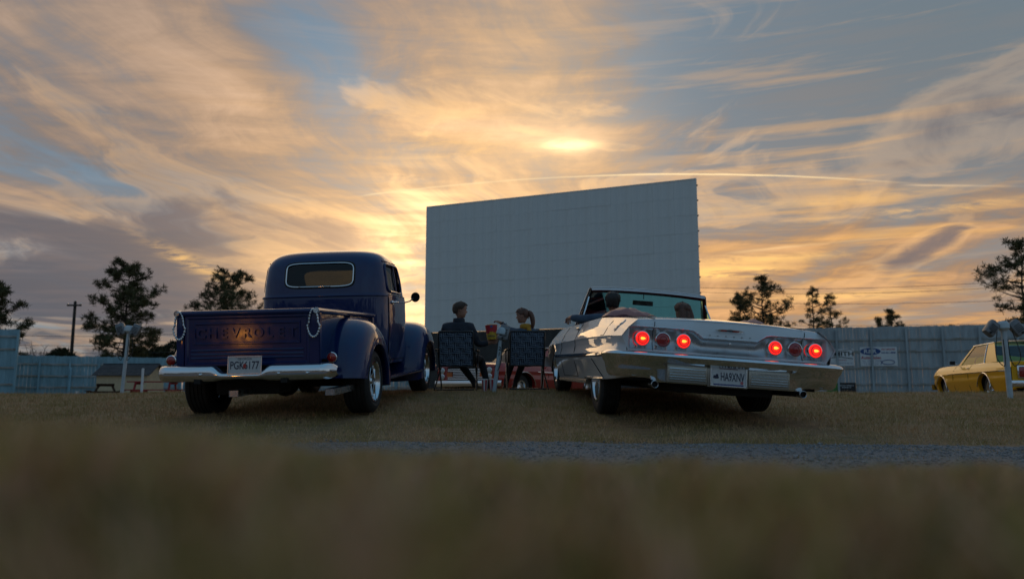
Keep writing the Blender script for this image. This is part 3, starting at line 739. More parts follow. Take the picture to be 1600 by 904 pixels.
# ------------------------------------------------------------------ the blue pickup
def pickup():
    XT, RHW, RZT, TRK, RT, WB = -.94, .673, 1.046, .813, .317, 2.946
    root = empty('pickup_truck', car_matrix(-2.33, 7.911, .2474, -.080, .0714, -.017), 'old navy blue stepside pickup with chrome rear bumper, seen from behind', 'pickup')
    for (x, s) in ((0, 1), (0, -1), (WB, 1), (WB, -1)):
        wheel(root, x, s*(TRK - (.02 if x else 0)), RT, .265 if x == 0 else .225, .205, s)
    navy, ch = M_['navy'], M_['chrome']
    BF = XT + 1.95
    # bed sides with a rolled edge and stake pockets
    for s in (1, -1):
        mb = MB()
        prof = [(.610, .46), (.610, .60), (.618, .66), (.610, .72), (.610, 1.0), (.618, 1.02), (.640, 1.02), (.640, .70), (.632, .66), (.640, .60), (.640, .46)]
        mb.grid([[(x, s*y, z) for y, z in prof] for x in (XT + .02, BF)], closed_v=True)
        for x in (XT + .045, XT + 1.0, BF - .06): mb.box(x - .03, x + .03, s*.640, s*.672, .50, 1.01)
        mb.build('bed_side', navy, root, smooth=30)
        mb = MB(); mb.tube([(XT - .035, s*.655, RZT - .028), (BF, s*.655, RZT - .028)], .028, 14); mb.build('top_rail', navy, root, smooth=40)
        mb = MB(); mb.lathe([(0, .004), (.022, .003), (.029, -.008), (.029, -.02)], 16, M=TR(XT - .035, s*.655, RZT - .028) @ RY(R(-90))); mb.build('rail_end', M_['white_paint'] if s < 0 else M_['dull_chrome'], root, smooth=50)
        mb = MB(); mb.box(XT - .012, XT + .02, s*.596, s*.668, .47, 1.02, bev=.008); mb.build('corner_post', navy, root, smooth=40)
        # tailgate chain in its sleeve
        pts = [(XT - .03, s*.632 + .058*math.sin(a)*(1.0 if math.cos(a) < 0 else .72), .905 + .125*math.cos(a)) for a in np.linspace(0, 2*math.pi, 26)[:-1]]
        chn = MB(); chn.tube(pts, .0075, 6, closed=True); c_ = chn.build('tailgate_chain', M_['dull_chrome'], root, smooth=60)
        lk = MB()
        for i in range(0, 25, 1):
            a = 2*math.pi*i/25; lk.blob((XT - .03, s*.632 + .058*math.sin(a)*(1.0 if math.cos(a) < 0 else .72), .905 + .125*math.cos(a)), .0115, 6, 4)
        lk.build('chain_link', ch, c_, smooth=60)
    mb = MB(); mb.box(XT + .03, BF, -.61, .61, .585, .61); mb.build('bed_floor', M_['wood_pole'], root)
    mb = MB(); mb.box(BF - .03, BF, -.612, .612, .46, .99); mb.tube([(BF - .015, -.62, 1.0), (BF - .015, .62, 1.0)], .024, 10); mb.build('bed_front', navy, root, smooth=40)
    # tailgate: sheet with raised border, pressed panel, beads and raised lettering
    def frame(mb, y0, y1, z0, z1, w, xa, xb):
        """bevelled raised border"""
        o = [(-y1, z0), (y1, z0), (y1, z1), (-y1, z1)]
        ring = lambda d, x: [(x, -y1 + d, z0 + d), (x, y1 - d, z0 + d), (x, y1 - d, z1 - d), (x, -y1 + d, z1 - d)]
        mb.grid([ring(0, xa), ring(w*.3, xb), ring(w*.7, xb), ring(w, xa)], closed_v=True)
    mb = MB(); mb.box(XT - .002, XT + .028, -.594, .594, .525, 1.0)
    frame(mb, 0, .594, .525, 1.0, .040, XT - .002, XT - .018)
    frame(mb, 0, .505, .725, .930, .022, XT - .002, XT - .013)
    for z, yy in ((.675, .53), (.640, .53), (.605, .53)): mb.tube([(XT - .002, -yy, z), (XT - .002, yy, z)], .009, 8)
    mb.tube([(XT - .012, -.655, RZT - .03), (XT - .012, .655, RZT - .03)], .026, 12)
    tg = mb.build('tailgate', M_['navy_dusty'], root, smooth=35)
    P = Matrix(((0, 0, -1, 0), (-1, 0, 0, 0), (0, 1, 0, 0), (0, 0, 0, 1)))
    word = 'CHEVROLET'
    for i, chh in enumerate(word):                # each pressed letter its own piece
        y = .43 - .86*i/(len(word) - 1)
        text_mesh('letter', chh, .125, M_['navy_dusty'], tg, TR(XT - .005, y, .826) @ P, depth=.013, bold=.003)
    # rear bumper: one pressing, dipped in the middle for the plate
    ys = np.linspace(-1, 1, 81); P2 = []
    for u in ys:
        y = .835*math.copysign(1 - (1 - abs(u))**1.0, u); e = abs(u)
        notch = 1 - sm01(e, .20, .33); top = .540 - .062*notch; bot = .398 + .012*notch
        endr = max(0, (e - .93)/.07); sh = .035*endr**2
        x0 = XT - .17 + .055*e**3 + .10*max(0, (e - .86)/.14)**2
        t2, b2 = top - sh, bot + sh; m_ = (t2 + b2)/2; hh = (t2 - b2)/2
        P2.append([(x0 + .045*(abs(q)**3.2) + (.03 if abs(q) > .99 else 0), y, m_ + hh*q) for q in (1, .97, .85, .6, .3, 0, -.3, -.6, -.85, -.97, -1)])
    mb = MB(); mb.grid(P2)
    back = [[(p[0] + .012, p[1], p[2]) for p in row] for row in P2]; mb.grid(back, flip=True)
    bmp = mb.build('rear_bumper', ch, root, smooth=50)
    for y in (.36, -.36, -.62): MB().blob((XT - .173, y, .462), (.012, .013, .013), 10, 6).build('bumper_bolt', ch, bmp, smooth=180)
    for s in (1, -1):
        MB().box(XT - .15, XT + .5, s*.40 - .03, s*.40 + .03, .38, .46).build('bumper_iron', M_['underbody'], root)
        # tail lamp on its bracket
        mb = MB(); mb.lathe([(0, .0), (.030, .004), (.043, .02), (.047, .05), (.050, .056), (.050, .066), (.043, .070)], 24, M=TR(-.80, s*.765, .588) @ RY(R(-90))); tl = mb.build('tail_lamp', ch, root, smooth=40)
        mb = MB(); mb.lathe([(.044, .066), (.030, .076), (.012, .080), (0, .081)], 24, M=TR(-.80, s*.765, .588) @ RY(R(-90))); mb.build('lens', M_['red_lens'], tl, smooth=60)
        MB().tube([(-.82, s*.765, .58), (-.80, s*.70, .56), (-.76, s*.63, .56)], .016, 8).build('lamp_bracket', M_['black_metal'], root)
    # plate in the dip; a small red emblem sits in the middle of the number
    pl = plate(root, TR(XT - .155, -.045, .540) @ RY(R(6)), 'GEORGIA', ('PGK6177', 0, .265), None)
    peach = material('peach_print', (.42, .04, .03), .5)
    mb = MB(); mb.lathe([(0, .0032), (.019, .0032)], 14, M=SC(.8, 1.15, 1) @ TR(.0, -.006, 0)); mb.build('plate_emblem', peach, pl, M=TR(0, 0, .0006))
    # exhaust tips, axle, frame
    for s, y in ((1, .085), (-1, -.80)):
        mb = MB(); mb.grid([[(x, y + a*.045, .285 + b*.029) for a, b in ((-1,-1), (1,-1), (1,1), (-1,1))] for x in (XT - .10, XT + .5)], closed_v=True)
        mb.grid([[(x, y + a*.041, .285 + b*.025) for a, b in ((-1,-1), (1,-1), (1,1), (-1,1))] for x in (XT - .10, XT - .06)], closed_v=True, flip=True)
        mb.add([(XT - .094, y + a*.043, .285 + b*.027) for a, b in ((-1,-1), (1,-1), (1,1), (-1,1))], [(0, 3, 2, 1)])
        mb.build('exhaust_tip', M_['dull_chrome'], root)
        MB().tube([(XT + .4, y, .28), (.2, y*.8, .30), (1.2, y*.6, .30)], .03, 8).build('exhaust_pipe', M_['underbody'], root)
    mb = MB(); mb.tube([(0, -TRK + .1, RT), (0, TRK - .1, RT)], .045, 10); mb.blob((0, 0, RT), (.15, .14, .14)); mb.build('rear_axle', M_['underbody'], root, smooth=60)
    mb = MB(); mb.box(XT + .1, 3.3, -.46, -.38, .40, .50); mb.box(XT + .1, 3.3, .38, .46, .40, .50); mb.box(XT + .05, XT + .2, -.6, .6, .44, .52); mb.box(.3, 1.0, -.30, .36, .27, .40); mb.box(-.7, -.35, -.20, .42, .25, .42, bev=.04)
    mb.box(1.1, 3.2, -.37, .37, .30, .46)
    mb.build('chassis', M_['underbody'], root)
    # fenders: pontoon shells round each wheel
    def fender(name, xc, zc, s, rho, lip, yi, yo, a0, a1, infl=.72):
        P = []
        for th in np.linspace(R(a0), R(a1), 44):
            row = []
            ro = rho(math.degrees(th)); li = lip(math.degrees(th))
            for q in np.linspace(0, 1, 15):
                a = q*math.pi/2; y = yi + (yo - yi)*math.sin(a)**infl; r = li + (ro - li)*max(0, math.cos(a))**infl
                row.append((xc + r*math.cos(th), s*y, zc + r*math.sin(th)))
            r = li; row.append((xc + (r - .006)*math.cos(th), s*(yo - .012), zc + (r - .006)*math.sin(th))); row.append((xc + (r + .01)*math.cos(th), s*(yo - .05), zc + (r + .01)*math.sin(th)))
            row.append((xc + (ro - .02)*math.cos(th), s*(yi + .02), zc + (ro - .02)*math.sin(th)))
            P.append(row)
        mb = MB(); mb.grid(P); return mb.build(name, navy, root, smooth=50)
    for s in (1, -1):
        fender('rear_fender', 0, RT, s, lambda d: interp(d, [-12, 20, 60, 90, 130, 165, 192], [.66, .63, .645, .660, .665, .68, .70]), lambda d: interp(d, [-12, 30, 90, 150, 192], [.42, .39, .375, .40, .50]), .625, .985, -8, 174)
        fender('front_fender', WB, RT, s, lambda d: interp(d, [-10, 20, 60, 90, 130, 160, 200], [.70, .72, .69, .668, .655, .66, .69]), lambda d: interp(d, [-12, 30, 90, 150, 200], [.42, .39, .375, .395, .47]), .46, .95, -6, 192, .66)
        mb = MB(); mb.box(.58, 2.40, s*.62, s*.935, .300, .335, bev=.012); mb.tube([(.58, s*.935, .318), (2.40, s*.935, .318)], .018, 8); mb.build('running_board', navy, root, smooth=40)
        mb = MB(); mb.lathe([(0, .09), (.07, .08), (.095, .05), (.10, 0), (.085, -.09), (.04, -.16)], 20, M=TR(3.56, s*.70, .79) @ RY(R(90))); mb.build('headlamp', navy, root, smooth=50)
    # front bumper and hood
    mb = MB(); mb.grid([[(3.82 - .10*(u**2) + .03*abs(q)**3, .86*u, .46 + .075*q) for q in (1, .6, 0, -.6, -1)] for u in np.linspace(-1, 1, 25)]); mb.grid([[(3.80 - .10*(u**2) + .03*abs(q)**3, .86*u, .46 + .075*q) for q in (1, .6, 0, -.6, -1)] for u in np.linspace(-1, 1, 25)], flip=True)
    mb.build('front_bumper', ch, root, smooth=50)
    P = []
    for x in np.linspace(2.30, 3.66, 14):
        t = (x - 2.3)/1.36; w = lerp(.60, .40, t); zt = lerp(1.235, 1.10, t**2); row = []
        for a in np.linspace(0, math.pi, 21):
            row.append((x - .0, w*math.copysign(abs(math.cos(a))**.6, math.cos(a)), .55 + (zt - .55)*math.sin(a)**.55))
        P.append(row)
    mb = MB(); mb.grid(P); mb.add(P[-1], [tuple(range(21))]); mb.build('hood', navy, root, smooth=50)
    # cab: lofted in plan rings from sill to roof
    lev = [(.45, 1.02, 2.42, .745), (.62, 1.015, 2.44, .772), (.95, 1.012, 2.45, .785), (1.22, 1.02, 2.45, .782), (1.255, 1.024, 2.44, .785), (1.285, 1.034, 2.40, .772), (1.36, 1.044, 2.35, .766), (1.46, 1.058, 2.28, .755),
           (1.56, 1.078, 2.21, .738), (1.65, 1.102, 2.15, .722), (1.715, 1.132, 2.10, .700), (1.765, 1.178, 2.05, .664), (1.803, 1.248, 1.98, .600), (1.828, 1.35, 1.90, .485), (1.842, 1.48, 1.79, .29), (1.846, 1.64, 1.66, .02)]
    lz = [l[0] for l in lev]
    def ring(z, n=104):
        x0, x1, w = (smooth_interp(z, lz, [l[k] for l in lev]) for k in (1, 2, 3)); e = 2/lerp(5.0, 3.2, float(sm01(z, 1.60, 1.83)))
        xc, hx = (x0 + x1)/2, (x1 - x0)/2; pts = []
        for k in range(n*4):
            a = 2*math.pi*k/(n*4); pts.append(((xc + hx*math.copysign(abs(math.cos(a))**e, math.cos(a))), w*math.copysign(abs(math.sin(a))**e, math.sin(a))))
        pts.append(pts[0]); pa = np.array(pts); s_ = np.concatenate([[0], np.cumsum(np.linalg.norm(np.diff(pa, axis=0), axis=1))]); t = np.linspace(0, s_[-1], n, endpoint=False)
        return np.stack([np.interp(t, s_, pa[:, 0]), np.interp(t, s_, pa[:, 1])], 1)
    zs = list(np.linspace(.45, 1.22, 10)) + list(np.linspace(1.235, 1.30, 6)) + list(np.linspace(1.32, 1.70, 24)) + list(np.linspace(1.712, 1.80, 9)) + [1.812, 1.822, 1.832, 1.839, 1.843, 1.846]
    mb = MB(); rows = [[(p[0], p[1], z) for p in ring(z)] for z in zs]; mb.grid(rows, closed_v=True)
    cab = mb.build('cab', navy, root, fix=True)
    def half_w(x, z):
        r_ = ring(z); m_ = r_[r_[:, 1] > 0]; o = np.argsort(m_[:, 0]); return float(np.interp(x, m_[o, 0], m_[o, 1]))
    def rear_x(y, z):
        r_ = ring(z); m_ = r_[r_[:, 0] < 1.7]; o = np.argsort(m_[:, 1]); return float(np.interp(y, m_[o, 1], m_[o, 0]))
    def front_x(y, z):
        r_ = ring(z); m_ = r_[r_[:, 0] > 1.7]; o = np.argsort(m_[:, 1]); return float(np.interp(y, m_[o, 1], m_[o, 0]))
    bm = bmesh.new(); bm.from_mesh(cab.data)
    def hole(test, uv, back, a, b, n):
        kill = [f for f in bm.faces if test(f.calc_center_median()) and (lambda q: abs(q[0]/a)**n + abs(q[1]/b)**n < 1.0)(uv(f.calc_center_median()))]
        bmesh.ops.delete(bm, geom=kill, context='FACES')
        for v in bm.verts:
            if v.is_boundary and test(v.co):
                u, w = uv(v.co); q = abs(u/a)**n + abs(w/b)**n
                if .3 < q < 2.2: k = q**(-1/n); back(v, u*k, w*k)
    WZ, WH = 1.517, .138
    def bk(v, u, w): v.co.y = u; v.co.z = WZ + w; v.co.x = rear_x(u, WZ + w)
    hole(lambda c: c.x < 1.35 and abs(c.y) < .5 and 1.3 < c.z < 1.75, lambda c: (c.y, c.z - WZ), bk, .402, WH, 6)
    def sidebk(sg):
        def f(v, u, w): v.co.x = 1.63 + u + w*.05; v.co.z = 1.485 + w; v.co.y = sg*half_w(v.co.x, v.co.z)
        return f
    for sg in (1, -1): hole(lambda c: c.y*sg > .5 and 1.27 < c.x < 2.05 and 1.3 < c.z < 1.68, lambda c: (c.x - 1.63 - (c.z - 1.485)*.05, c.z - 1.485), sidebk(sg), .325, .165, 7)
    def fbk(v, u, w): v.co.y = u; v.co.z = 1.50 + w; v.co.x = front_x(u, 1.50 + w)
    hole(lambda c: c.x > 1.95 and abs(c.y) < .62 and 1.3 < c.z < 1.72, lambda c: (c.y, c.z - 1.50), fbk, .58, .165, 6)
    bmesh.ops.recalc_face_normals(bm, faces=bm.faces); bm.to_mesh(cab.data); bm.free(); cab.data.shade_smooth()
    def se(a, b, n, k, off=0): 
        t = 2*math.pi*k/64; c, s = math.cos(t), math.sin(t); return ((a + off)*math.copysign(abs(c)**(2/n), c), (b + off)*math.copysign(abs(s)**(2/n), s))
    # rear window with its bright trim
    gl = [(lambda q: (rear_x(q[0], WZ + q[1]) + .012, q[0], WZ + q[1]))(se(.402, WH, 6, k)) for k in range(64)]
    mb = MB(); mb.add(gl, [tuple(range(64))]); rw = mb.build('rear_window', M_['smoke_glass'], root)
    mb = MB(); mb.tube([(lambda q: (rear_x(q[0], WZ + q[1]) - .004, q[0], WZ + q[1]))(se(.402, WH, 6, k, .004)) for k in range(64)], .0085, 6, closed=True); mb.build('window_trim', ch, rw, smooth=60)
    mb = MB(); mb.tube([(lambda q: (rear_x(q[0], WZ + q[1]) + .002, q[0], WZ + q[1]))(se(.402, WH, 6, k, .016)) for k in range(64)], .012, 6, closed=True); mb.build('window_seal', M_['black_rubber'], rw, smooth=60)
    fw = [(lambda q: (front_x(q[0], 1.50 + q[1]) - .012, q[0], 1.50 + q[1]))(se(.58, .165, 6, k)) for k in range(64)]
    mb = MB(); mb.add(fw, [tuple(range(64))]); mb.build('windshield', M_['smoke_glass'], root)
    # doors, a hair proud of the cab, with window frame, glass, handle and mirror
    for s in (1, -1):
        X = np.linspace(1.30, 2.33, 22); Z = np.linspace(.50, 1.272, 16)
        mb = MB(); P = [[(x, s*(half_w(x, z) + .007), z) for z in Z] for x in X]; mb.grid(P)
        inn = lambda r_: [(p[0], p[1] - s*.02, p[2]) for p in r_]
        for e_ in (P[0], P[-1], [r_[0] for r_ in P], [r_[-1] for r_ in P]): mb.grid([e_, inn(e_)])
        d = mb.build('door', navy, root, smooth=40)
        mb = MB()
        ed = [(x, s*(half_w(x, .5) + .003), .497) for x in X] + [(2.334, s*(half_w(2.33, z) + .003), z) for z in Z] + [(x, s*(half_w(x, 1.272) + .003), 1.276) for x in X[::-1]] + [(1.296, s*(half_w(1.30, z) + .003), z) for z in Z[::-1]]
        mb.tube(ed, .0055, 4, closed=True); mb.build('door_gap', M_['seam'], d)
        W2 = lambda q, o=0: (1.63 + q[0] + q[1]*.05, s*(half_w(1.63 + q[0] + q[1]*.05, 1.485 + q[1]) + o), 1.485 + q[1])
        mb = MB(); mb.add([W2(se(.325, .165, 7, k), -.02) for k in range(64)], [tuple(range(64))]); mb.build('door_glass', M_['smoke_glass'], d)
        mb = MB(); mb.tube([W2(se(.325, .165, 7, k, .008), .004) for k in range(64)], .015, 6, closed=True); mb.tube([W2((.12, z), -.012) for z in (-.16, 0, .16)], .010, 6); mb.build('window_frame', navy, d, smooth=60)
        mb = MB(); hx = 1.40; hy = half_w(hx, 1.19) + .012
        mb.blob((hx, s*hy, 1.185), (.03, .018, .024)); mb.tube([(hx, s*(hy + .012), 1.185), (hx + .03, s*(hy + .045), 1.188), (hx + .14, s*(hy + .042), 1.185)], [.012, .012, .008], 8); mb.build('handle', ch, d, smooth=60)
        mb = MB(); my = half_w(2.05, 1.28)
        mb.tube([(2.02, s*my, 1.20), (2.04, s*(my + .10), 1.225), (2.04, s*(my + .145), 1.26)], .009, 8); arm = mb.build('mirror_arm', ch, root, smooth=60)
        mb = MB(); mb.lathe([(0, .018), (.035, .016), (.058, .006), (.064, -.006), (.060, -.012), (0, -.012)], 24, M=TR(2.04, s*(my + .175), 1.275) @ RZ(R(14)*s) @ RY(R(90))); mb.build('mirror', M_['black_metal'], root, smooth=40)
        # drip rail
        mb = MB(); mb.tube([(x, s*(half_w(x, 1.685) + .004), 1.685) for x in np.linspace(1.30, 1.98, 12)], .010, 6); mb.build('drip_rail', navy, root, smooth=60)
    # belt moulding round the back and seat inside
    r_ = ring(1.262); rr = [(p[0] + (.004 if p[0] > 1.7 else -.005), p[1]*1.007, 1.262) for p in r_ if p[0] < 1.30]; rr.sort(key=lambda p: p[1])
    mb = MB(); mb.tube(rr, .012, 6, cap=True); mb.build('belt_moulding', navy, root, smooth=60)
    mb = MB(); mb.box(1.16, 1.36, -.66, .66, .70, 1.40, bev=.05); mb.box(1.30, 1.75, -.66, .66, .62, .82, bev=.05); mb.build('bench_seat', material('grey_seat', (.16, .15, .12), .7), root, smooth=40)
    mb = MB(); mb.tube([(1.98 + .06*math.sin(a)*0 + .05*math.cos(a), .36 + .20*math.sin(a), 1.23 + .19*math.cos(a)) for a in np.linspace(0, 6.28, 29)[:-1]], .012, 6, closed=True); mb.build('steering_wheel', M_['black_metal'], root)
    mb = MB(); mb.box(2.2, 2.36, -.70, .70, .8, 1.28); mb.box(1.05, 2.36, -.70, .70, .46, .50); mb.build('cab_floor', M_['underbody'], root)
    return root
pickup()

# ------------------------------------------------------------------ generic car side: rows from belt to sill, the sill line arching over open wheels
def side_shell(parent, name, mat, s, st, arches, M=None, nx=150, flange=.07, x0=None, x1=None, rows=(.0, .04, .12, .25, .4, .55, .7, .85, .95, 1.0)):
    """st: dict of lists over x: belt (yt,zt), crease (yc,zc), trim (ym,zm), sill (yb,zb)"""
    X = st['x']; g = lambda k, x: smooth_interp(x, X, st[k])
    xs = set(np.linspace(x0 if x0 is not None else X[0], x1 if x1 is not None else X[-1], nx))
    for (xc, zc, a, b) in arches:
        for q in (-1, -.998, -.99, -.97, -.93, .93, .97, .99, .998, 1): xs.add(xc + a*q)
    P = []
    for x in sorted(xs):
        prof = [(g('yt', x), g('zt', x)), (lerp(g('yt', x), g('yc', x), .52) + .012, lerp(g('zt', x), g('zc', x), .5)), (g('yc', x), g('zc', x)), (g('yc', x) - .004, g('zc', x) - .012),
                (lerp(g('yc', x), g('ym', x), .5) - .014, lerp(g('zc', x), g('zm', x), .5)), (g('ym', x), g('zm', x)), (g('ym', x) - .004, g('zm', x) - .03), (lerp(g('ym', x), g('yb', x), .55) + .006, lerp(g('zm', x), g('zb', x), .5)), (g('yb', x), g('zb', x))]
        zl = g('zb', x)
        for (xc, zc, a, b) in arches:
            if abs(x - xc) <= a: zl = max(zl, zc + b*math.sqrt(max(0, 1 - ((x - xc)/a)**2)))
        zz = np.array([p[1] for p in prof])[::-1]; yy = np.array([p[0] for p in prof])[::-1]
        fine = []
        for i in range(len(prof) - 1):
            for t in (0, .34, .67): fine.append((lerp(prof[i][0], prof[i+1][0], t), lerp(prof[i][1], prof[i+1][1], t)))
        fine.append(prof[-1])
        row = []
        for (y, z) in fine:
            if z < zl: z = zl; y = float(np.interp(zl, zz, yy))
            row.append((x, s*y, z))
        y, z = row[-1][1], row[-1][2]
        row.append((x, y - s*.012, z - .004)); row.append((x, y - s*flange, z + .004)); P.append(row)
    mb = MB(); mb.grid(P)
    return mb.build(name, mat, parent, M, smooth=28), g
def patch_on_side(g, s, corners, off=.004, nu=14, nv=8):
    """quad patch hugging the body side; corners as (x,z): front-top, front-bottom, rear-bottom, rear-top"""
    def ysurf(x, z):
        P = [(g('yt', x), g('zt', x)), (lerp(g('yt', x), g('yc', x), .52) + .012, lerp(g('zt', x), g('zc', x), .5)), (g('yc', x), g('zc', x)), (g('yc', x) - .004, g('zc', x) - .012), (lerp(g('yc', x), g('ym', x), .5) - .014, lerp(g('zc', x), g('zm', x), .5)), (g('ym', x), g('zm', x)), (g('ym', x) - .004, g('zm', x) - .03), (lerp(g('ym', x), g('yb', x), .55) + .006, lerp(g('zm', x), g('zb', x), .5)), (g('yb', x), g('zb', x))][::-1]
        return float(np.interp(z, [p[1] for p in P], [p[0] for p in P]))
    ft, fb, rb, rt = corners; P = []
    for i in range(nu + 1):
        u = i/nu; row = []
        for j in range(nv + 1):
            v = j/nv; x = lerp(lerp(ft[0], rt[0], u), lerp(fb[0], rb[0], u), v); z = lerp(lerp(ft[1], rt[1], u), lerp(fb[1], rb[1], u), v)
            row.append((x, s*(ysurf(x, z) + off), z))
        P.append(row)
    return P, ysurf
M_['lamp_lit'] = material('lit_tail_lens', (.5, .01, .008), .25, emit=(1.0, .018, .012), estr=.9)
M_['lamp_hot'] = material('lit_tail_bulb', (.8, .2, .02), .3, emit=(1.0, .42, .04), estr=1.6)
M_['bezel_panel'] = material('silver_panel', (.50, .51, .52), .30, .85, rvar=.08, nscale=6)
M_['rib_panel'] = material('champagne_panel', (.42, .39, .33), .35, .7)

def convertible():
    root = empty('convertible_car', car_matrix(1.711, 7.804, .2613, .0741, .0714, -.011), 'white 1960s convertible with lit red tail lamps and its top folded down', 'car')
    BM = RY(-(.0293 - .0714)) @ RX(.067 + .011)      # the body sits tilted on its springs
    BM = TR(0, 0, .0) @ BM
    W, ch = M_['white_car'], M_['chrome']
    RT = .331
    for (x, s) in ((0, 1), (0, -1), (3.02, 1), (3.02, -1)): wheel(root, x, s*(.768 if x == 0 else .775), RT, .20, .20, s, 'spoke')
    st = dict(x=[-1.34, -1.15, -.9, -.5, 0, .5, 1.0, 1.9, 2.6, 3.2, 3.6, 3.85, 3.93],
              yt=[.800, .815, .832, .85, .865, .87, .872, .866, .85, .83, .81, .79, .77], zt=[.815, .832, .85, .874, .90, .906, .908, .918, .932, .928, .91, .88, .84],
              yc=[.935, .945, .955, .965, .972, .976, .978, .978, .974, .965, .95, .92, .88], zc=[.665, .67, .68, .688, .695, .70, .70, .702, .702, .70, .695, .685, .68],
              ym=[.885, .955, .972, .982, .985, .986, .986, .986, .984, .975, .955, .92, .88], zm=[.535, .525, .52, .518, .52, .524, .53, .545, .555, .56, .56, .56, .56],
              yb=[.83, .88, .895, .90, .905, .905, .905, .905, .905, .90, .88, .85, .82], zb=[.34, .315, .30, .288, .282, .275, .27, .27, .27, .29, .33, .38, .42])
    for s in (1, -1):
        side, g = side_shell(root, 'body_side', W, s, st, [(3.02, .33, .475, .385)], BM)
        # trim strip, door, skirt, rocker, badge
        P, ys = patch_on_side(g, s, ((2.55, .553), (2.55, .528), (-1.20, .500), (-1.20, .528)), .010, 40, 3)
        mb = MB(); mb.grid(P); mb.grid([[P[i][0] for i in range(41)], [(p[0], p[1] - s*.012, p[2]) for p in (P[i][0] for i in range(41))]]); mb.grid([[P[i][-1] for i in range(41)], [(p[0], p[1] - s*.012, p[2]) for p in (P[i][-1] for i in range(41))]])
        mb.build('side_trim', ch, root, BM, smooth=30)
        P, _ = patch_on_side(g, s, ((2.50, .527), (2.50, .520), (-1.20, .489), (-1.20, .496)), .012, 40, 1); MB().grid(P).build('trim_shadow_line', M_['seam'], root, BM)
        def seam(name, pts, r=.004): 
            mb = MB(); mb.tube([(x, s*(ys(x, z) + .0005), z) for x, z in pts], r, 5); return mb.build(name, M_['seam'], root, BM)
        seam('door_gap', [(.93, z) for z in (.89, .85, .8, .75, .70, .64, .56, .45, .33, .29)]); seam('door_gap', [(2.02, z) for z in (.90, .85, .8, .75, .70, .64, .56, .45, .33, .29)])
        seam('door_gap', [(x, .295) for x in np.linspace(.93, 2.02, 8)])
        if s > 0:
            seam('fuel_door_gap', [(-.66, z) for z in (.835, .80, .76, .72, .695)], .0028); seam('fuel_door_gap', [(-.66, .695), (-.52, .697)], .003)
        mb = MB(); hx = 1.02; hy = ys(hx, .835)
        mb.blob((hx, s*(hy + .008), .835), (.035, .016, .018)); mb.tube([(hx + .03, s*(hy + .02), .838), (hx - .06, s*(hy + .034), .838), (hx - .15, s*(hy + .022), .838)], [.010, .012, .007], 8); mb.build('door_handle', ch, root, BM, smooth=60)
        P, _ = patch_on_side(g, s, ((.40, .478), (.42, .286), (-.52, .292), (-.20, .478)), .007, 16, 8)
        mb = MB(); mb.grid(P)
        for e_ in (P[0], P[-1], [r_[0] for r_ in P], [r_[-1] for r_ in P]): mb.grid([e_, [(p[0], p[1] - s*.02, p[2]) for p in e_]])
        sk = mb.build('fender_skirt', W, root, BM, smooth=30)
        mb = MB(); mb.tube([(p[0], p[1] + s*.004, p[2]) for p in (r_[-1] for r_ in P)], .011, 6); mb.build('skirt_lip', ch, sk, smooth=60)
        mb = MB(); mb.tube([(p[0], p[1] - s*.004, p[2]) for p in P[-1]] , .005, 5); mb.tube([(p[0], p[1] - s*.004, p[2]) for p in P[0]], .004, 5); mb.build('skirt_gap', M_['seam'], sk)
        P = [[(x, s*(.905 + .006*math.cos(q)), .27 - .025 + .022*math.sin(q)) for q in np.linspace(-1.5, 1.5, 5)] for x in np.linspace(.45, 2.5, 12)]
        mb = MB(); mb.grid(P); mb.box(.45, 2.5, s*.86, s*.904, .225, .268)
        for k in range(26): mb.box(.5 + k*.077, .53 + k*.077, s*.905, s*.914, .232, .262)
        mb.build('rocker_trim', M_['rib_panel'], root, BM)
        mb = MB()                                          # script badge on the quarter, a looping wire
        bx, bz = -1.02, .765
        pts = [(bx + .055*(.5 - t) + .018*math.sin(t*19), bz + .05*(.5 - t)*-1.6 + .016*math.cos(t*19)) for t in np.linspace(0, 1, 40)]
        mb.tube([(x, s*(ys(x, z) + .004), z) for x, z in pts], .004, 5); mb.build('script_badge', M_['dull_chrome'], root, BM)
        # inner wheel houses
        mb = MB(); P = [[(3.02 + .47*math.cos(a), s*y, .33 + .40*math.sin(a)) for y in (.55, .90)] for a in np.linspace(0, math.pi, 17)]; mb.grid(P); mb.box(2.55, 3.5, s*.54, s*.56, .25, .74); mb.build('wheel_house', M_['underbody'], root, BM)
    # deck between the fins, crowned, with a step where the boot lid meets the quarters
    def deck_z(x, y):
        t = abs(y)/g('yt', x); z = g('zt', x) + .030*(1 - t**2.2); z += .010*(sm01(.69 - abs(y), -.03, .05))*float(sm01(x, -1.33, -1.0)); return z
    P = []
    for x in np.concatenate([[-1.312, -1.308, -1.300], np.linspace(-1.28, .12, 26)]):
        row = []; xx = max(x, -1.34); drop = {-1.312: .012, -1.308: .006, -1.30: .002}.get(round(float(x), 3), 0)
        for u in np.linspace(-1, 1, 61): 
            y = u*g('yt', xx); row.append((x + .045*abs(u)**3*(1 - float(sm01(x, -1.34, -.9))), y, deck_z(xx, y) - drop))
        P.append(row)
    mb = MB(); mb.grid(P); mb.build('rear_deck', W, root, BM, smooth=40)
    mb = MB()
    for s in (1, -1): mb.tube([(x, s*.655, deck_z(max(x, -1.34), .655) + .0008) for x in np.linspace(-1.34, -.25, 14)], .0035, 5)
    mb.tube([(-.25, y, deck_z(-.25, y) + .0008) for y in np.linspace(-.655, .655, 12)], .0035, 5); mb.build('boot_lid_gap', M_['seam'], root, BM)
    # rear face with the recessed lamp cove; the lid dips down in the middle
    zb = .548
    hw = lambda z: interp(z, [.54, .56, .62, .665, .70, .76, .815, .83], [.868, .875, .915, .935, .915, .862, .80, .79])
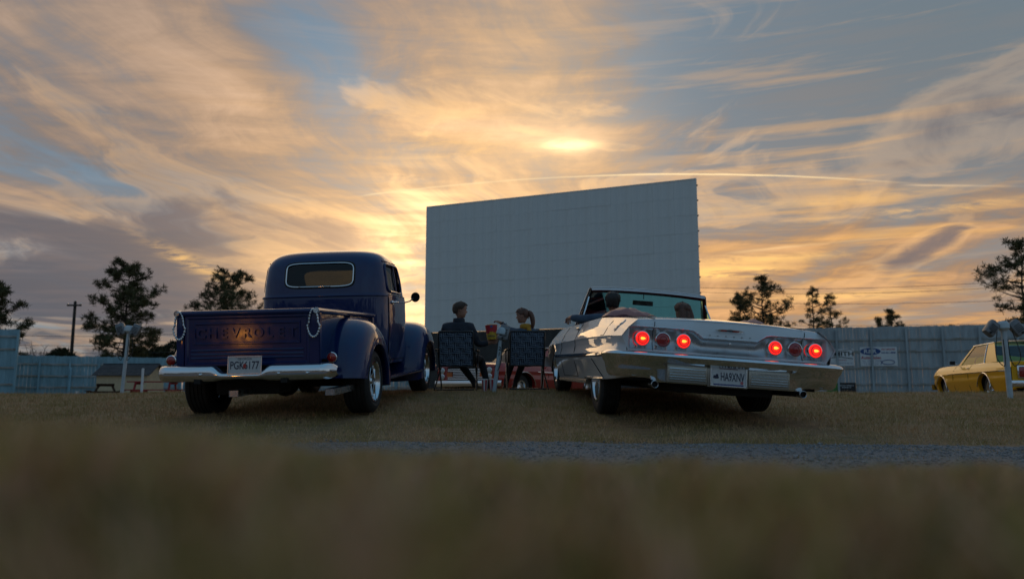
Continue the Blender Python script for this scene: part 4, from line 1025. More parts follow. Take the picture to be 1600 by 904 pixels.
    def zr(y): return interp(abs(y), [0, .235, .315, .36, .80, .86], [.690, .690, .742, .750, .752, .745])
    def face_x(y, z):
        x = -1.352 + .045*abs(y/.9)**3
        inside = float(sm01(zr(y) - z, -.003, .010))*float(sm01(.862 - abs(y), -.004, .014))
        h_ = np.clip((z - zb)/(zr(y) - zb + 1e-6), 0, 1)
        return x + inside*(.006 + .058*math.sin(math.pi*min(1.0, .04 + h_**.85*.80)))
    P = []
    for v in np.concatenate([np.linspace(0, 1, 46)]):
        row = []
        for u in np.linspace(-1, 1, 181):
            yq = u*.9; ztop = .815 + .030*(1 - abs(u)**2.2) - .010; z = zb + v*(ztop - zb); y = u*hw(z); q = np.clip((z - zr(y))/(ztop - zr(y)), 0, 1); row.append((face_x(y, z) + .044*float(q)**1.2, y, z))
        P.append(row)
    rf = MB(); rf.grid(P); rp = rf.build('rear_panel', W, root, BM, smooth=35)
    # silver cove insert, just proud of the painted recess
    P = []
    for v in np.linspace(.10, .985, 16):
        P.append([(lambda y: (face_x(y, zb + v*(zr(y) - zb - .004)) - .003, y, zb + v*(zr(y) - zb - .004)))(y) for y in np.linspace(-.845, .845, 150)])
    mb = MB(); mb.grid(P); mb.build('cove_panel', M_['bezel_panel'], rp, smooth=40)
    mb = MB(); mb.tube([(face_x(y, zr(y) + .006) - .003, y, zr(y) + .004) for y in np.linspace(-.85, .85, 120)], .0045, 6); mb.build('cove_trim', ch, rp, smooth=60)
    mb = MB()
    for s in (1, -1): mb.tube([(face_x(s*.655, z) - .002, s*.655, z) for z in np.linspace(.56, .80, 14)], .0035, 5)
    mb.build('boot_lid_gap', M_['seam'], rp)
    mb = MB(); mb.prism([(-.13, 0), (-.09, .010), (-.02, .012), (0, .016), (.02, .012), (.09, .010), (.13, 0), (.09, -.010), (-.09, -.010)], 0, .006, M=TR(-1.357, .01, .765) @ Matrix(((0, 0, -1, 0), (-1, 0, 0, 0), (0, 1, 0, 0), (0, 0, 0, 1)))); e = mb.build('boot_emblem', ch, rp)
    for q, m_ in ((-.05, M_['red_lens']), (.05, M_['red_lens']), (0, M_['plate_ink'])):
        MB().box(-1.366, -1.362, .01 + q - .03, .01 + q + .03, .759, .771).build('emblem_inlay', m_, rp)
    for k in range(6): MB().box(-1.358, -1.352, .175 - k*.07, .185 - k*.07, .716, .721).build('letter_stud', M_['black_metal'], rp)
    MB().lathe([(0, .008), (.012, .006), (.014, 0)], 12, M=TR(-1.345, .0, .655) @ RY(R(-90))).build('boot_lock', M_['dull_chrome'], rp)
    # six round lamps; the middle one of each three is the unlit reversing lamp
    for s in (1, -1):
        for k, yy in enumerate((.400, .5775, .755)):
            Mx = TR(-1.300, s*yy, .652) @ RY(R(-90))
            mb = MB(); mb.lathe([(.066, -.02), (.066, .030), (.064, .038), (.058, .040), (.0565, .034)], 32, M=Mx); lamp = mb.build('tail_lamp', ch, root, BM, smooth=35)
            lit = k != 1
            mb = MB(); mb.lathe([(.0575, .034), (.052, .046), (.036, .054), (.028, .056), (.027, .053), (0, .053)] if lit else [(.0575, .034), (.052, .046), (.030, .054), (.026, .050), (.010, .056), (0, .057)], 32, M=Mx)
            mb.build('lens', M_['lamp_lit'] if lit else M_['red_lens'], lamp, smooth=50)
            if lit:
                MB().tube([Mx @ Vector((.040*math.cos(a), .040*math.sin(a), .0525)) for a in np.linspace(0, 6.2832, 29)[:-1]], .0028, 5, closed=True).build('lens_ring', M_['red_lens'], lamp)
                MB().prism([(.013*math.cos(a), .013*math.sin(a)) for a in np.linspace(0, 6.28, 13)[:-1]], .0535, .055, M=Mx @ TR(0, .006, 0)).build('bulb_glow', M_['lamp_hot'], lamp)
                MB().prism([(-.014, -.004), (.014, -.004), (0, -.028)], .0535, .0547, M=Mx).build('bulb_glow', M_['lamp_hot'], lamp)
    # rear bumper, a full-width pressing that wraps the corners
    path = catmull([(-.98, -.955, 0), (-1.13, -.965, 0), (-1.24, -.955, 0), (-1.30, -.90, 0), (-1.325, -.75, 0), (-1.345, -.4, 0), (-1.35, 0, 0), (-1.345, .4, 0), (-1.325, .75, 0), (-1.30, .90, 0), (-1.24, .955, 0), (-1.13, .965, 0), (-.98, .955, 0)], 8)
    P = []
    for i, p in enumerate(path):
        a = path[max(0, i-1)]; b = path[min(len(path)-1, i+1)]; t = (b - a).normalized(); nrm = Vector((-t.y, t.x, 0)); nrm = nrm if nrm.x*(-1) + abs(p.y)*nrm.y*math.copysign(1, p.y)*.2 > 0 else -nrm
        c = 1 - float(sm01(abs(p.y), .60, .70))                       # the middle is cut back and drops lower
        prof = [(-.01, .548), (.035, .545), (.072, .536), (.088, .524), (.092, .512), (.086, .500), (.074, .465), (.055 - .02*c, .44), (.045 - .03*c, .40), (.03 - .02*c, .35 - .02*c), (.0, .325 - .03*c), (-.03, .335 - .03*c)]
        k = min(1, max(0, (p.x + .98)/-.1))
        P.append([(p.x + nrm.x*d*(.35 + .65*k), p.y + nrm.y*d*(.35 + .65*k), z) for d, z in prof])
    mb = MB(); mb.grid(P); mb.build('rear_bumper', ch, root, BM, smooth=38)
    for s, (y0, y1) in ((1, (.545, .195)), (-1, (-.155, -.515))):
        mb = MB(); mb.box(-1.392, -1.30, y1, y0, .300, .442, bev=.012); rb = mb.build('rib_panel', M_['rib_panel'], root, BM, smooth=40)
        for k in range(5): MB().tube([(-1.393, y0 - .02, .418 - k*.022), (-1.393, y1 + .02, .418 - k*.022)], .0065, 6).build('rib', ch if k < 4 else M_['dull_chrome'], rb, smooth=60)
        mb = MB(); mb.lathe([(.030, -.10), (.032, .02), (.029, .023), (.026, .02)], 20, M=TR(-1.36, s*.64, .275) @ RY(R(-92))); mb.build('exhaust_tip', M_['dull_chrome'], root, BM, smooth=40); MB().tube([(-1.345, s*.64, .275), (-.6, s*.55, .27)], .0255, 10).build('exhaust_pipe', M_['underbody'], root, BM)
    MB().box(-1.385, -1.30, -.155, .195, .285, .455, bev=.01).build('plate_recess', M_['rib_panel'], root, BM, smooth=40)
    pl = plate(root, BM @ TR(-1.398, .020, .378) @ RY(R(4)), None, ('HA9XNV', .035, .205), None, .305, .155)
    mb = MB(); mb.blob((0, 0, 0), (.026, .010, .001), 12, 4, M=TR(-.108, -.010, .003)); mb.blob((0, 0, 0), (.012, .014, .001), 10, 4, M=TR(-.100, .006, .003)); mb.blob((0, 0, 0), (.014, .006, .001), 10, 4, M=TR(-.118, .002, .003)); mb.build('plate_emblem', M_['plate_ink'], pl)
    MB().box(-.13, .13, -.0775, -.062, .0012, .0018).build('plate_band', material('plate_band', (.05, .07, .20), .5), pl)
    MB().box(-.08, .08, .062, .072, .0012, .002).build('plate_holder', M_['maroon'], pl)
    MB().blob((.115, -.045, .002), (.014, .014, .001), 8, 4).build('plate_sticker', material('plate_sticker', (.5, .12, .13), .6), pl)
    # underside, axle, tank
    mb = MB(); mb.box(-1.25, 3.7, -.80, .80, .30, .36); mb.box(-1.2, -.55, -.45, .45, .22, .34, bev=.03); mb.box(.6, 2.6, -.3, .3, .22, .34); mb.build('floor_pan', M_['underbody'], root, BM)
    mb = MB(); mb.tube([(0, -.72, RT), (0, .72, RT)], .04, 8); mb.blob((0, 0, RT), (.14, .13, .13)); mb.build('rear_axle', M_['underbody'], root, smooth=60)
    # hood and cowl, front
    P = []
    for x in np.concatenate([np.linspace(1.92, 3.80, 24), [3.88, 3.93, 3.945]]):
        xx = min(x, 3.93); dr = {3.88: .012, 3.93: .045, 3.945: .09}.get(round(float(x), 3), 0)
        P.append([(x - .0*abs(u), u*g('yt', xx), g('zt', xx) + .028*(1 - abs(u)**2.5) - dr + .012*float(sm01(.12 - abs(u*.85), 0, .1))) for u in np.linspace(-1, 1, 41)])
    mb = MB(); mb.grid(P); mb.build('hood', W, root, BM, smooth=40)
    mb = MB(); mb.grid([[(3.925, u*.80, z) for u in np.linspace(-1, 1, 9)] for z in (.44, .56, .70, .82)]); mb.build('grille', M_['black_metal'], root, BM)
    mb = MB(); mb.grid([[(3.97 - .10*abs(u)**3 + d, u*.97, z) for d, z in ((-.03, .55), (.02, .54), (.03, .48), (.01, .41), (-.03, .40))] for u in np.linspace(-1, 1, 31)]); mb.build('front_bumper', ch, root, BM, smooth=40)
    # cockpit: tub, seats, dash, wheel
    mb = MB()
    for s in (1, -1):
        mb.grid([[(x, s*(g('yt', x) - d), z if z else g('zt', x) + .004) for d, z in ((0, 0), (.035, 0), (.05, 0), (.055, .80), (.06, .42))] for x in np.linspace(.10, 1.95, 14)])
    mb.build('door_lining', M_['maroon'], root, BM, smooth=40)
    mb = MB(); mb.box(.95, 1.14, -.72, .72, .50, .985, bev=.05); mb.box(1.05, 1.55, -.72, .72, .44, .62, bev=.05); mb.build('front_seat', M_['maroon'], root, BM, smooth=40)
    mb = MB(); mb.box(.10, .30, -.70, .70, .50, .93, bev=.06); mb.box(.2, .62, -.70, .70, .42, .60, bev=.05); mb.build('rear_seat', M_['maroon'], root, BM, smooth=40)
    mb = MB(); mb.box(1.82, 1.98, -.78, .78, .62, .93, bev=.04); mb.box(1.95, 2.10, -.83, .83, .86, .93); mb.build('dashboard', M_['maroon'], root, BM, smooth=40)
    mb = MB(); mb.tube([(1.66 + .05*math.cos(a), .40 + .20*math.sin(a), .93 + .19*math.cos(a)) for a in np.linspace(0, 6.28, 29)[:-1]], .012, 6, closed=True); mb.tube([(1.66, .40, .93), (1.85, .40, .86)], .02, 8); mb.tube([(1.66, .21, .93), (1.66, .59, .93)], .010, 6); mb.build('steering_wheel', M_['maroon'], root, BM, smooth=60)
    # folded-top boot cover behind the seats: a long soft roll, humped at both ends
    P = []
    for u in np.linspace(-1, 1, 81):
        y = u*.835; e = abs(u); hump = .04*math.exp(-((u - .68)/.16)**2) + .02*math.exp(-((u + .80)/.13)**2) + .012*math.sin(u*17) + .009*math.sin(u*31 + 1)
        zb_ = g('zt', .0) + .012; hgt_ = .035 + .02*(1 - e**4) + hump; fade = math.sqrt(max(0.0, 1 - e**14))
        P.append([(.02 + .22*math.cos(a) + .02*math.sin(u*23), y, zb_ - .015 + (hgt_*math.sin(a)**.8 if a not in (0, math.pi) else 0)*fade) for a in np.linspace(0, math.pi, 15)])
    mb = MB(); mb.grid(P); bt = mb.build('top_boot', M_['maroon'], root, BM, smooth=60)
    for (yc, wy, hh) in ((.57, .27, .055), (-.70, .14, .030)):
        P = []
        for u in np.linspace(-1, 1, 31):
            uu = u*math.copysign(1, yc); k = max(0.0, 1 - abs(uu - .2)/(1.2 if uu < .2 else .8))**.85; z0 = g('zt', 0) + .020
            P.append([(.02 + .225*math.cos(a)*(.55 + .45*k), yc + wy*u, z0 + (hh*1.25*k + .040*(1 - abs(u)**6))*abs(math.sin(a))**.7*(1 + .10*math.sin(a*5 + u*4) + .09*math.sin(u*13 + a*2))) for a in np.linspace(0, math.pi, 17)])
        mb = MB(); mb.grid(P); mb.build('boot_flap', M_['rose_vinyl'], bt, smooth=70)
    # windscreen: curved glass, header, pillars, mirror
    def wsp(u, v):
        xb, xt = 2.12 - .36*abs(u)**2.4, 1.74 - .17*abs(u)**2.4; yb, ytp = .825*u, .712*u; zb2, zt2 = .93, 1.405 - .045*abs(u)**2.5
        return Vector((lerp(xb, xt, v), lerp(yb, ytp, v), lerp(zb2, zt2, v)))
    mb = MB(); mb.grid([[wsp(u, v) for v in np.linspace(0, 1, 9)] for u in np.linspace(-1, 1, 41)]); wsg = mb.build('windshield', M_['teal_glass'], root, BM, smooth=80)
    mb = MB(); P = []
    for u in np.linspace(-1, 1, 41):
        p = wsp(u, 1); P.append([p + Vector((dx_, 0, dz_)) for dx_, dz_ in ((.02, -.024), (.03, .0), (.02, .020), (-.015, .026), (-.045, .010), (-.048, -.008))])
    mb.grid(P); mb.build('header', W, root, BM, smooth=60)
    mb = MB(); mb.grid([[p[0] + Vector((-.003, 0, 0)), p[0] + Vector((-.02, 0, -.012)), p[5] + Vector((.004, 0, -.010)), p[5]] for p in P]); mb.build('header_lining', M_['maroon'], root, BM, smooth=60)
    mb = MB(); mb.tube([p[3] + Vector((-.01, 0, .001)) for p in P], .006, 6); mb.build('header_trim', ch, root, BM, smooth=60)
    for s in (1, -1):
        pts = [wsp(s, v) for v in np.linspace(-.02, 1.04, 8)]; mb = MB(); mb.tube(pts, .024, 8, sy=1.3); pil = mb.build('pillar', M_['maroon'] if s < 0 else M_['black_metal'], root, BM, smooth=60)
        mb = MB(); mb.tube([p + Vector((-.028, s*.010, 0)) for p in pts], .007, 6); mb.tube([p + Vector((.01, s*.024, 0)) for p in pts], .009, 6); mb.build('pillar_trim', ch, pil, smooth=60)
        mb = MB(); q = [wsp(s, 0) + Vector((-.33, s*.01, -.01)), wsp(s, .80) + Vector((-.03, 0, 0))]; mb.tube(q, .009, 6); mb.build('vent_window_frame', ch, root, BM, smooth=60)
        mb = MB(); mb.add([wsp(s, 0) + Vector((-.03, 0, 0)), q[0], q[1], wsp(s, .80)], [(0, 1, 2, 3)]); mb.build('vent_window', M_['teal_glass'], root, BM)
    mb = MB(); mb.tube([wsp(0.02, .98), wsp(0.02, .9) + Vector((-.06, 0, 0)), wsp(.02, .80) + Vector((-.10, 0, 0))], .005, 6); c0 = wsp(.02, .70) + Vector((-.11, 0, 0)); mb.box(c0.x - .006, c0.x + .012, c0.y - .13, c0.y + .13, c0.z - .030, c0.z + .030, bev=.005); mr_ = mb.build('rear_view_mirror', M_['black_metal'], root, BM, smooth=40)
    MB().box(c0.x - .009, c0.x - .0065, c0.y - .122, c0.y + .122, c0.z - .024, c0.z + .024).build('mirror_glass', M_['dark_glass'], mr_)
    MB().lathe([(.04, 0), (.045, .012), (0, .022)], 16, M=TR(1.95, .93, .945) @ RX(R(20))).build('side_mirror', ch, root, BM, smooth=40)
    return root, BM
CONV, CONV_BM = convertible()

# ------------------------------------------------------------------ two more parked cars beyond the crest
def sedan(name, M, mat, label, look):
    root = empty(name, M, label, 'car'); ch = M_['chrome']; RT = .335
    for (x, s) in ((0, 1), (0, -1), (3.02, 1), (3.02, -1)): wheel(root, x, s*.77, RT, .19, .19, s, 'disc')
    st = dict(x=[-1.32, -1.1, -.6, 0, .6, 1.2, 2.0, 2.7, 3.3, 3.7, 3.9], yt=[.80, .83, .85, .86, .86, .86, .855, .85, .84, .82, .78], zt=[.86, .875, .885, .895, .90, .905, .915, .925, .92, .905, .86],
              yc=[.93, .945, .96, .97, .972, .972, .972, .968, .96, .945, .90], zc=[.70, .705, .71, .715, .72, .72, .725, .73, .73, .72, .71], ym=[.90, .945, .965, .972, .975, .975, .972, .97, .96, .94, .88], zm=[.56]*11,
              yb=[.82, .87, .89, .895, .895, .895, .895, .895, .89, .87, .82], zb=[.36, .33, .30, .28, .275, .275, .275, .28, .30, .34, .40])
    for s in (1, -1):
        side, g = side_shell(root, 'body_side', mat, s, st, [(0, .33, .42, .36), (3.02, .33, .44, .38)], nx=100)
        P, ys = patch_on_side(g, s, ((2.5, .735), (2.5, .722), (-1.2, .700), (-1.2, .713)), .006, 30, 1); MB().grid(P).build('side_trim', ch, root)
        for xd in ((.95,), (2.05,)):
            MB().tube([(xd[0], s*(ys(xd[0], z) + .0005), z) for z in (.89, .8, .7, .6, .45, .30)], .0045, 5).build('door_gap', M_['seam'], root)
        hy = ys(1.06, .83); MB().tube([(1.14, s*(hy + .012), .83), (1.06, s*(hy + .03), .83), (.98, s*(hy + .012), .83)], .010, 8).build('door_handle', ch, root, smooth=60)
        for xc, a, b in ((0, .42, .36), (3.02, .44, .38)):
            MB().tube([(xc + (a + .006)*math.cos(t), s*(.965 if t not in (0, math.pi) else .93), .33 + (b + .006)*math.sin(t)) for t in np.linspace(.25, math.pi - .25, 20)], .010, 5).build('arch_trim', ch, root)
            mb = MB(); mb.grid([[(xc + (a+.01)*math.cos(t), s*y, .33 + (b+.02)*math.sin(t)) for y in (.55, .89)] for t in np.linspace(0, math.pi, 15)]); mb.box(xc - a, xc + a, s*.54, s*.56, .25, .72); mb.build('wheel_house', M_['underbody'], root)
    def cap(nm, x0, x1, edge):
        P = []
        for x in np.linspace(x0, x1, 18):
            P.append([(x, u*g('yt', x), g('zt', x) + .028*(1 - abs(u)**2.4)) for u in np.linspace(-1, 1, 31)])
        P2 = [(p[0] + edge, p[1], p[2] - .05) for p in (P[0] if edge < 0 else P[-1])]
        P = [P2] + P if edge < 0 else P + [P2]
        MB().grid(P).build(nm, mat, root, smooth=40)
    cap('hood', 2.0, 3.9, .02); cap('boot_lid', -1.32, -.28, -.02)
    # greenhouse
    def S(t, v, s): return (lerp(lerp(-.42, .28, v), lerp(2.12, 1.60, v), t), s*lerp(.82, .615, v**1.1), lerp(.90, 1.335, v))
    VV = np.linspace(0, 1, 8)
    for s in (1, -1):
        for t0, t1, nm, m_, off in ((0, .27, 'rear_pillar', mat, 0), (.27, .93, 'side_window', M_['side_glass'], -.012), (.93, 1.0, 'front_pillar', mat, 0)):
            MB().grid([[(lambda q: (q[0], q[1] + s*off, q[2]))(S(lerp(lerp(t0, t0 + .03, 0), t1, k/10), v, s)) for v in VV] for k in range(11)]).build(nm, m_, root, smooth=50)
        MB().tube([S(t, .995, s) for t in np.linspace(0, 1, 12)], .012, 6).build('drip_rail', ch, root, smooth=60)
        MB().tube([S(t, .0, s) for t in np.linspace(.27, 1, 12)], .009, 6).build('belt_trim', ch, root, smooth=60)
        MB().tube([S(.30, v, s) for v in VV], .012, 6).build('window_frame', ch, root, smooth=60)
    MB().grid([[(lerp(2.12, 1.60, v) + .16*(1 - u*u)*(1 - .4*v), u*lerp(.82, .615, v**1.1), lerp(.90, 1.335, v)) for v in VV] for u in np.linspace(-1, 1, 17)]).build('windshield', M_['teal_glass'], root, smooth=80)
    MB().grid([[(lerp(-.42, .28, v) - .14*(1 - u*u)*(1 - .5*v), u*lerp(.82, .615, v**1.1), lerp(.90, 1.335, v)) for v in VV] for u in np.linspace(-1, 1, 17)]).build('rear_window', M_['teal_glass'], root, smooth=80)
    P = []
    for t in np.linspace(0, 1, 15):
        x = lerp(.24, 1.64, t); P.append([(x + (.10*(1 - u*u) if t > .9 else (-.08*(1 - u*u) if t < .1 else 0)), u*.622, 1.335 + .052*(1 - abs(u)**3.0)*(1 - abs(2*t - 1)**5*.7)) for u in np.linspace(-1, 1, 21)])
    MB().grid(P).build('roof', look.get('roof', mat), root, smooth=60)
    mb = MB(); mb.box(1.0, 1.18, -.7, .7, .5, .95, bev=.05); mb.box(.1, .3, -.7, .7, .5, .92, bev=.05); mb.box(1.9, 2.1, -.8, .8, .6, .90); mb.build('seats', M_['underbody'], root, smooth=40)
    MB().tube([(1.70 + .05*math.cos(a), .40 + .19*math.sin(a), .95 + .18*math.cos(a)) for a in np.linspace(0, 6.28, 25)[:-1]], .013, 6, closed=True).build('steering_wheel', M_['black_metal'], root)
    MB().box(-1.25, 3.75, -.80, .80, .28, .34).build('floor_pan', M_['underbody'], root)
    # ends
    MB().grid([[(3.915, u*.79, z) for u in np.linspace(-1, 1, 5)] for z in (.40, .6, .82)]).build('front_panel', M_['black_metal'], root)
    for k in range(7): MB().box(3.915, 3.95, -.56, .56, .545 + k*.036, .559 + k*.036).build('grille_bar', ch, root)
    for s in (1, -1):
        mb = MB(); mb.box(3.90, 3.955, s*.56, s*.80, .53, .80, bev=.02); mb.build('lamp_surround', mat, root, smooth=40)
        for zc in ((.665,) if look.get('single') else (.60, .735)):
            rr = .095 if look.get('single') else .06
            l_ = MB().lathe([(rr + .012, .0), (rr + .012, .03), (rr, .034)], 20, M=TR(3.945, s*.68, zc) @ RY(R(90))).build('headlamp', ch, root, smooth=40)
            MB().lathe([(rr, .03), (rr*.7, .045), (0, .052)], 20, M=TR(3.945, s*.68, zc) @ RY(R(90))).build('lens', material('head_lens', (.45, .47, .46), .12), l_, smooth=60)
        MB().box(3.948, 3.966, s*.40, s*.54, .60, .70, bev=.006).build('turn_lamp', material('amber_lens', (.45, .09, .01), .2), root)
        # rear lamps
        mb = MB(); mb.box(-1.36, -1.30, s*.52, s*.80, .545, .80, bev=.03); rl = mb.build('tail_lamp', ch, root, smooth=40)
        MB().box(-1.375, -1.358, s*.55, s*.77, .575, .77, bev=.02).build('lens', M_['red_lens'], rl, smooth=40)
    MB().grid([[(-1.325, u*.88, z) for u in np.linspace(-1, 1, 5)] for z in (.38, .6, .86)]).build('rear_panel', mat, root)
    for x0, d in ((3.93, 1), (-1.33, -1)):
        mb = MB(); mb.grid([[(x0 + d*(.06 - .12*abs(u)**3 + o), u*.955, z) for o, z in ((-.03, .52), (.03, .515), (.045, .47), (.03, .40), (-.03, .38))] for u in np.linspace(-1, 1, 27)]); mb.build('front_bumper' if d > 0 else 'rear_bumper', ch, root, smooth=40)
    MB().tube([(1.93, .86, .93), (1.93, .95, .97)], .008, 6).build('mirror_arm', ch, root)
    MB().box(1.90, 1.95, .93, 1.04, .94, 1.02, bev=.012).build('side_mirror', M_['black_metal'], root, smooth=40)
    return root
M_['yellow_car'].node_tree.nodes['Principled BSDF'].inputs['Coat Weight'].default_value = .3
sedan('parked_car', car_matrix(10.54, 15.28, gz(10.5, 16.5) + .005, R(-15), -.01, 0), M_['yellow_car'], 'yellow two-door hardtop half hidden behind the grassy rise at far right', dict(roof=paint('roof_paint', (.74, .46, .07))))
sedan('parked_car', car_matrix(1.29, 20.2, .145, R(144), 0.005, 0), M_['red_car'], 'red sedan with chrome grille facing the camera behind the seated couple', dict())

# ------------------------------------------------------------------ speaker posts
M_['speaker_grey'] = material('speaker_metal', (.17, .175, .185), .45, .6, col2=(.24, .245, .25), nscale=14, bump=.15)
M_['post_blue'] = material('post_paint', (.50, .58, .62), .6, col2=(.42, .48, .51), nscale=9)
def speaker(parent, M, name='speaker'):
    mb = MB(); mb.box(-.075, .075, -.05, .05, -.11, .11, bev=.035); sp = mb.build(name, M_['speaker_grey'], parent, M, smooth=50)
    for k in range(5): MB().box(-.048, .048, -.054, -.0495, -.055 + k*.022, -.047 + k*.022).build('grille_slot', M_['seam'], sp)
    MB().lathe([(.016, 0), (.014, .018), (0, .02)], 12, M=TR(0, -.05, -.085) @ RX(R(90))).build('volume_knob', M_['black_metal'], sp, smooth=50)
    MB().tube([(0, .03, .10), (0, .03, .15), (0, .075, .15), (0, .08, .09)], .007, 6).build('hanger', M_['speaker_grey'], sp)
    return sp
def speaker_post(x, y, h, lean, label, boxes, rz=0, digits=None, r=.03):
    z = gz(x, y); root = empty('speaker_post', TR(x, y, z) @ RZ(rz) @ RY(lean), label, 'speaker post', 'drive-in speaker posts')
    MB().tube([(0, 0, -.08), (0, 0, h - .05)], r, 10).build('post', M_['post_blue'], root, smooth=50)
    mb = MB(); mb.lathe([(0, .07), (.05, .065), (.075, .03), (.08, -.03), (.045, -.06), (r, -.07)], 16, M=TR(0, 0, h - .02)); mb.build('junction_head', M_['post_blue'], root, smooth=50)
    for (dx, dz, tilt) in boxes:
        speaker(root, TR(dx, -.01, h + dz) @ RY(tilt) @ RX(R(-8)))
        s = math.copysign(1, dx)
        MB().tube(catmull([(dx*.6, -.02, h - .09), (dx*.85 + .02*s, -.05, h - .42), (dx*.45, -.055, h - .56), (.036*s, -.03, h - .45), (.03*s, -.02, h - .20)], 6), .0055, 5, cap=False).build('cable', M_['black_rubber'], root)
    if digits:
        for k, dch in enumerate(digits): text_mesh('post_number', dch, .07, M_['black_metal'], root, TR(0, -r - .002, h*.70 - k*.075) @ RX(R(90)), bold=.002)
    return root
pL = at(191, 600, 13.2); speaker_post(pL.x, pL.y, 1.57 - gz(pL.x, pL.y) - .02, R(2.5), 'speaker post with two grey speakers in front of the beige shed', ((-.13, -.03, R(-24)), (.13, -.03, R(20))))
pR = at(1577, 600, 10.2); speaker_post(pR.x, pR.y, 1.36 - gz(pR.x, pR.y), R(-1.0), 'speaker post with two grey speakers in front of the yellow car', ((-.17, -.05, R(42)), (.17, -.05, R(-32))), r=.036)
pC = at(772, 600, 10.55); speaker_post(pC.x, pC.y, .86, R(7.5), 'leaning numbered speaker post between the seated man and woman', ((.025, -.03, R(6)),), digits='21', r=.030)
def stake(px, Y, h, label, r=.02): 
    p = at(px, 600, Y); z = gz(p.x, p.y); rt = empty('marker_post', TR(p.x, p.y, z), label, 'post'); MB().tube([(0, 0, -.05), (0, 0, h), ], r, 8).build('post', M_['white_paint'], rt, smooth=50); MB().lathe([(r*1.15, 0), (r*1.15, .02), (0, .035)], 8, M=TR(0, 0, h - .005)).build('cap', M_['white_paint'], rt)
stake(222, 21, .98, 'thin white post between the shed and the red picnic table', .035)
stake(847.5, 11.45, .42, 'short white stake beside the right lawn chair', .022)
stake(121, 40, .35, 'small white peg in front of the long blue fence', .07)

# ------------------------------------------------------------------ shed and picnic tables by the left fence
def shed():
    Y = 41.0; a, b = at(150, 600, Y), at(229, 600, Y); W = b.x - a.x; D = 2.0
    root = empty('shed', TR(a.x, Y, gz(a.x, Y)), 'small beige shed with dark shingled roof against the left fence', 'shed'); z0 = gz(a.x, Y)
    ze, zp = 1.32 - z0, 1.86 - z0
    beige = material('beige_siding', (.62, .50, .32), .8, col2=(.54, .43, .28), nscale=3)
    mb = MB(); mb.box(0, W, 0, D, 0, ze); mb.add([(0, 0, ze), (0, D, ze), (0, D/2, zp - .05), (W, 0, ze), (W, D, ze), (W, D/2, zp - .05)], [(0, 1, 2), (3, 5, 4)]); mb.build('wall', beige, root)
    for k in range(int(W/.22)): MB().box(.02 + k*.22, .045 + k*.22, -.008, 0, .02, ze - .02).build('batten', beige, root, fix=False)
    dk = material('shingle', (.045, .042, .045), .9, col2=(.075, .07, .07), nscale=5, bump=.4)
    sl = math.atan2(zp - ze, D/2); L = math.hypot(zp - ze, D/2) + .18
    roof = MB().box(-.2, W + .2, D/2 - .03, D/2 + .03, zp - .02, zp + .03).build('roof', dk, root)
    for s in (0, 1):
        for k in range(5):
            M = TR(0, D/2, zp) @ (RZ(0) if s == 0 else TR(W, 0, 0) @ RZ(math.pi)) @ RX(sl); h = L/5
            MB().box(-.2, W + .2, -h*(k+1) - .02, -h*k, -.03 + .0*k, -.005 + .006*(k % 2), M).build('shingle_course', dk, roof)
shed()
def picnic(px, Y, rz, mat, label, k=1.0):
    p = at(px, 600, Y); root = empty('picnic_table', TR(p.x, p.y, gz(p.x, p.y)) @ RZ(rz) @ SC(k, k, k), label, 'picnic table', 'picnic tables by the left fence')
    for i in range(5): MB().box(-.9, .9, -.36 + i*.146, -.36 + i*.146 + .136, .715, .755).build('top_board', mat, root, fix=False)
    for s in (1, -1):
        for i in range(2): MB().box(-.9, .9, s*(.62 + i*.13) - .06, s*(.62 + i*.13) + .06, .42, .455).build('seat_board', mat, root, fix=False)
    for x in (-.62, .62):
        for s in (1, -1): MB().add([(x + q, s*(a), z) for q in (-.022, .022) for a, z in ((.20, .71), (.30, .71), (.62, 0), (.52, 0))], [(0, 1, 2, 3), (7, 6, 5, 4), (0, 4, 5, 1), (1, 5, 6, 2), (2, 6, 7, 3), (3, 7, 4, 0)]).build('leg', mat, root)
        MB().box(x + .024, x + .062, -.74, .74, .33, .42).build('seat_beam', mat, root); MB().box(x + .024, x + .062, -.36, .36, .635, .714).build('top_beam', mat, root)
picnic(165, 33, R(118), material('brown_boards', (.075, .045, .03), .85, col2=(.05, .03, .02), nscale=6), 'dark brown picnic table standing in front of the shed', .95)
picnic(243, 30, R(4), material('red_boards', (.34, .028, .036), .75, col2=(.26, .02, .026), nscale=6), 'dark red picnic table beside the pickup bumper', 1.05)

# ------------------------------------------------------------------ signs on the right fence (children would move with it: each is its own thing)
P = Matrix(((1, 0, 0, 0), (0, 0, -1, 0), (0, 1, 0, 0), (0, 0, 0, 1)))
fa = math.atan2(fl(1720, 39.8)[1] - fl(1105, 45.4)[1], fl(1720, 39.8)[0] - fl(1105, 45.4)[0])
def on_fence(px, py, off=.075):
    A, B = Vector(fl(1105, 45.4)), Vector(fl(1720, 39.8)); d = ray(px, py); dr = B - A
    t = (A.x*d.y - A.y*d.x) / (dr.y*d.x - dr.x*d.y); q = A + dr*t; s = q.y/d.y; q.z = EYE.z + d.z*s
    n = Vector((dr.y, -dr.x, 0)).normalized(); return q + n*off
def sign(name, px0, py0, px1, py1, mat, label, off=.075):
    c = on_fence((px0 + px1)/2, (py0 + py1)/2, off); w = (on_fence(px1, py0, off) - on_fence(px0, py0, off)).length; h = on_fence(px0, py0, off).z - on_fence(px0, py1, off).z
    root = empty(name, Matrix.Translation(c) @ RZ(fa) @ P, label, 'sign'); MB().box(-w/2, w/2, -h/2, h/2, -.012, 0).build('board', mat, root); return root, w, h
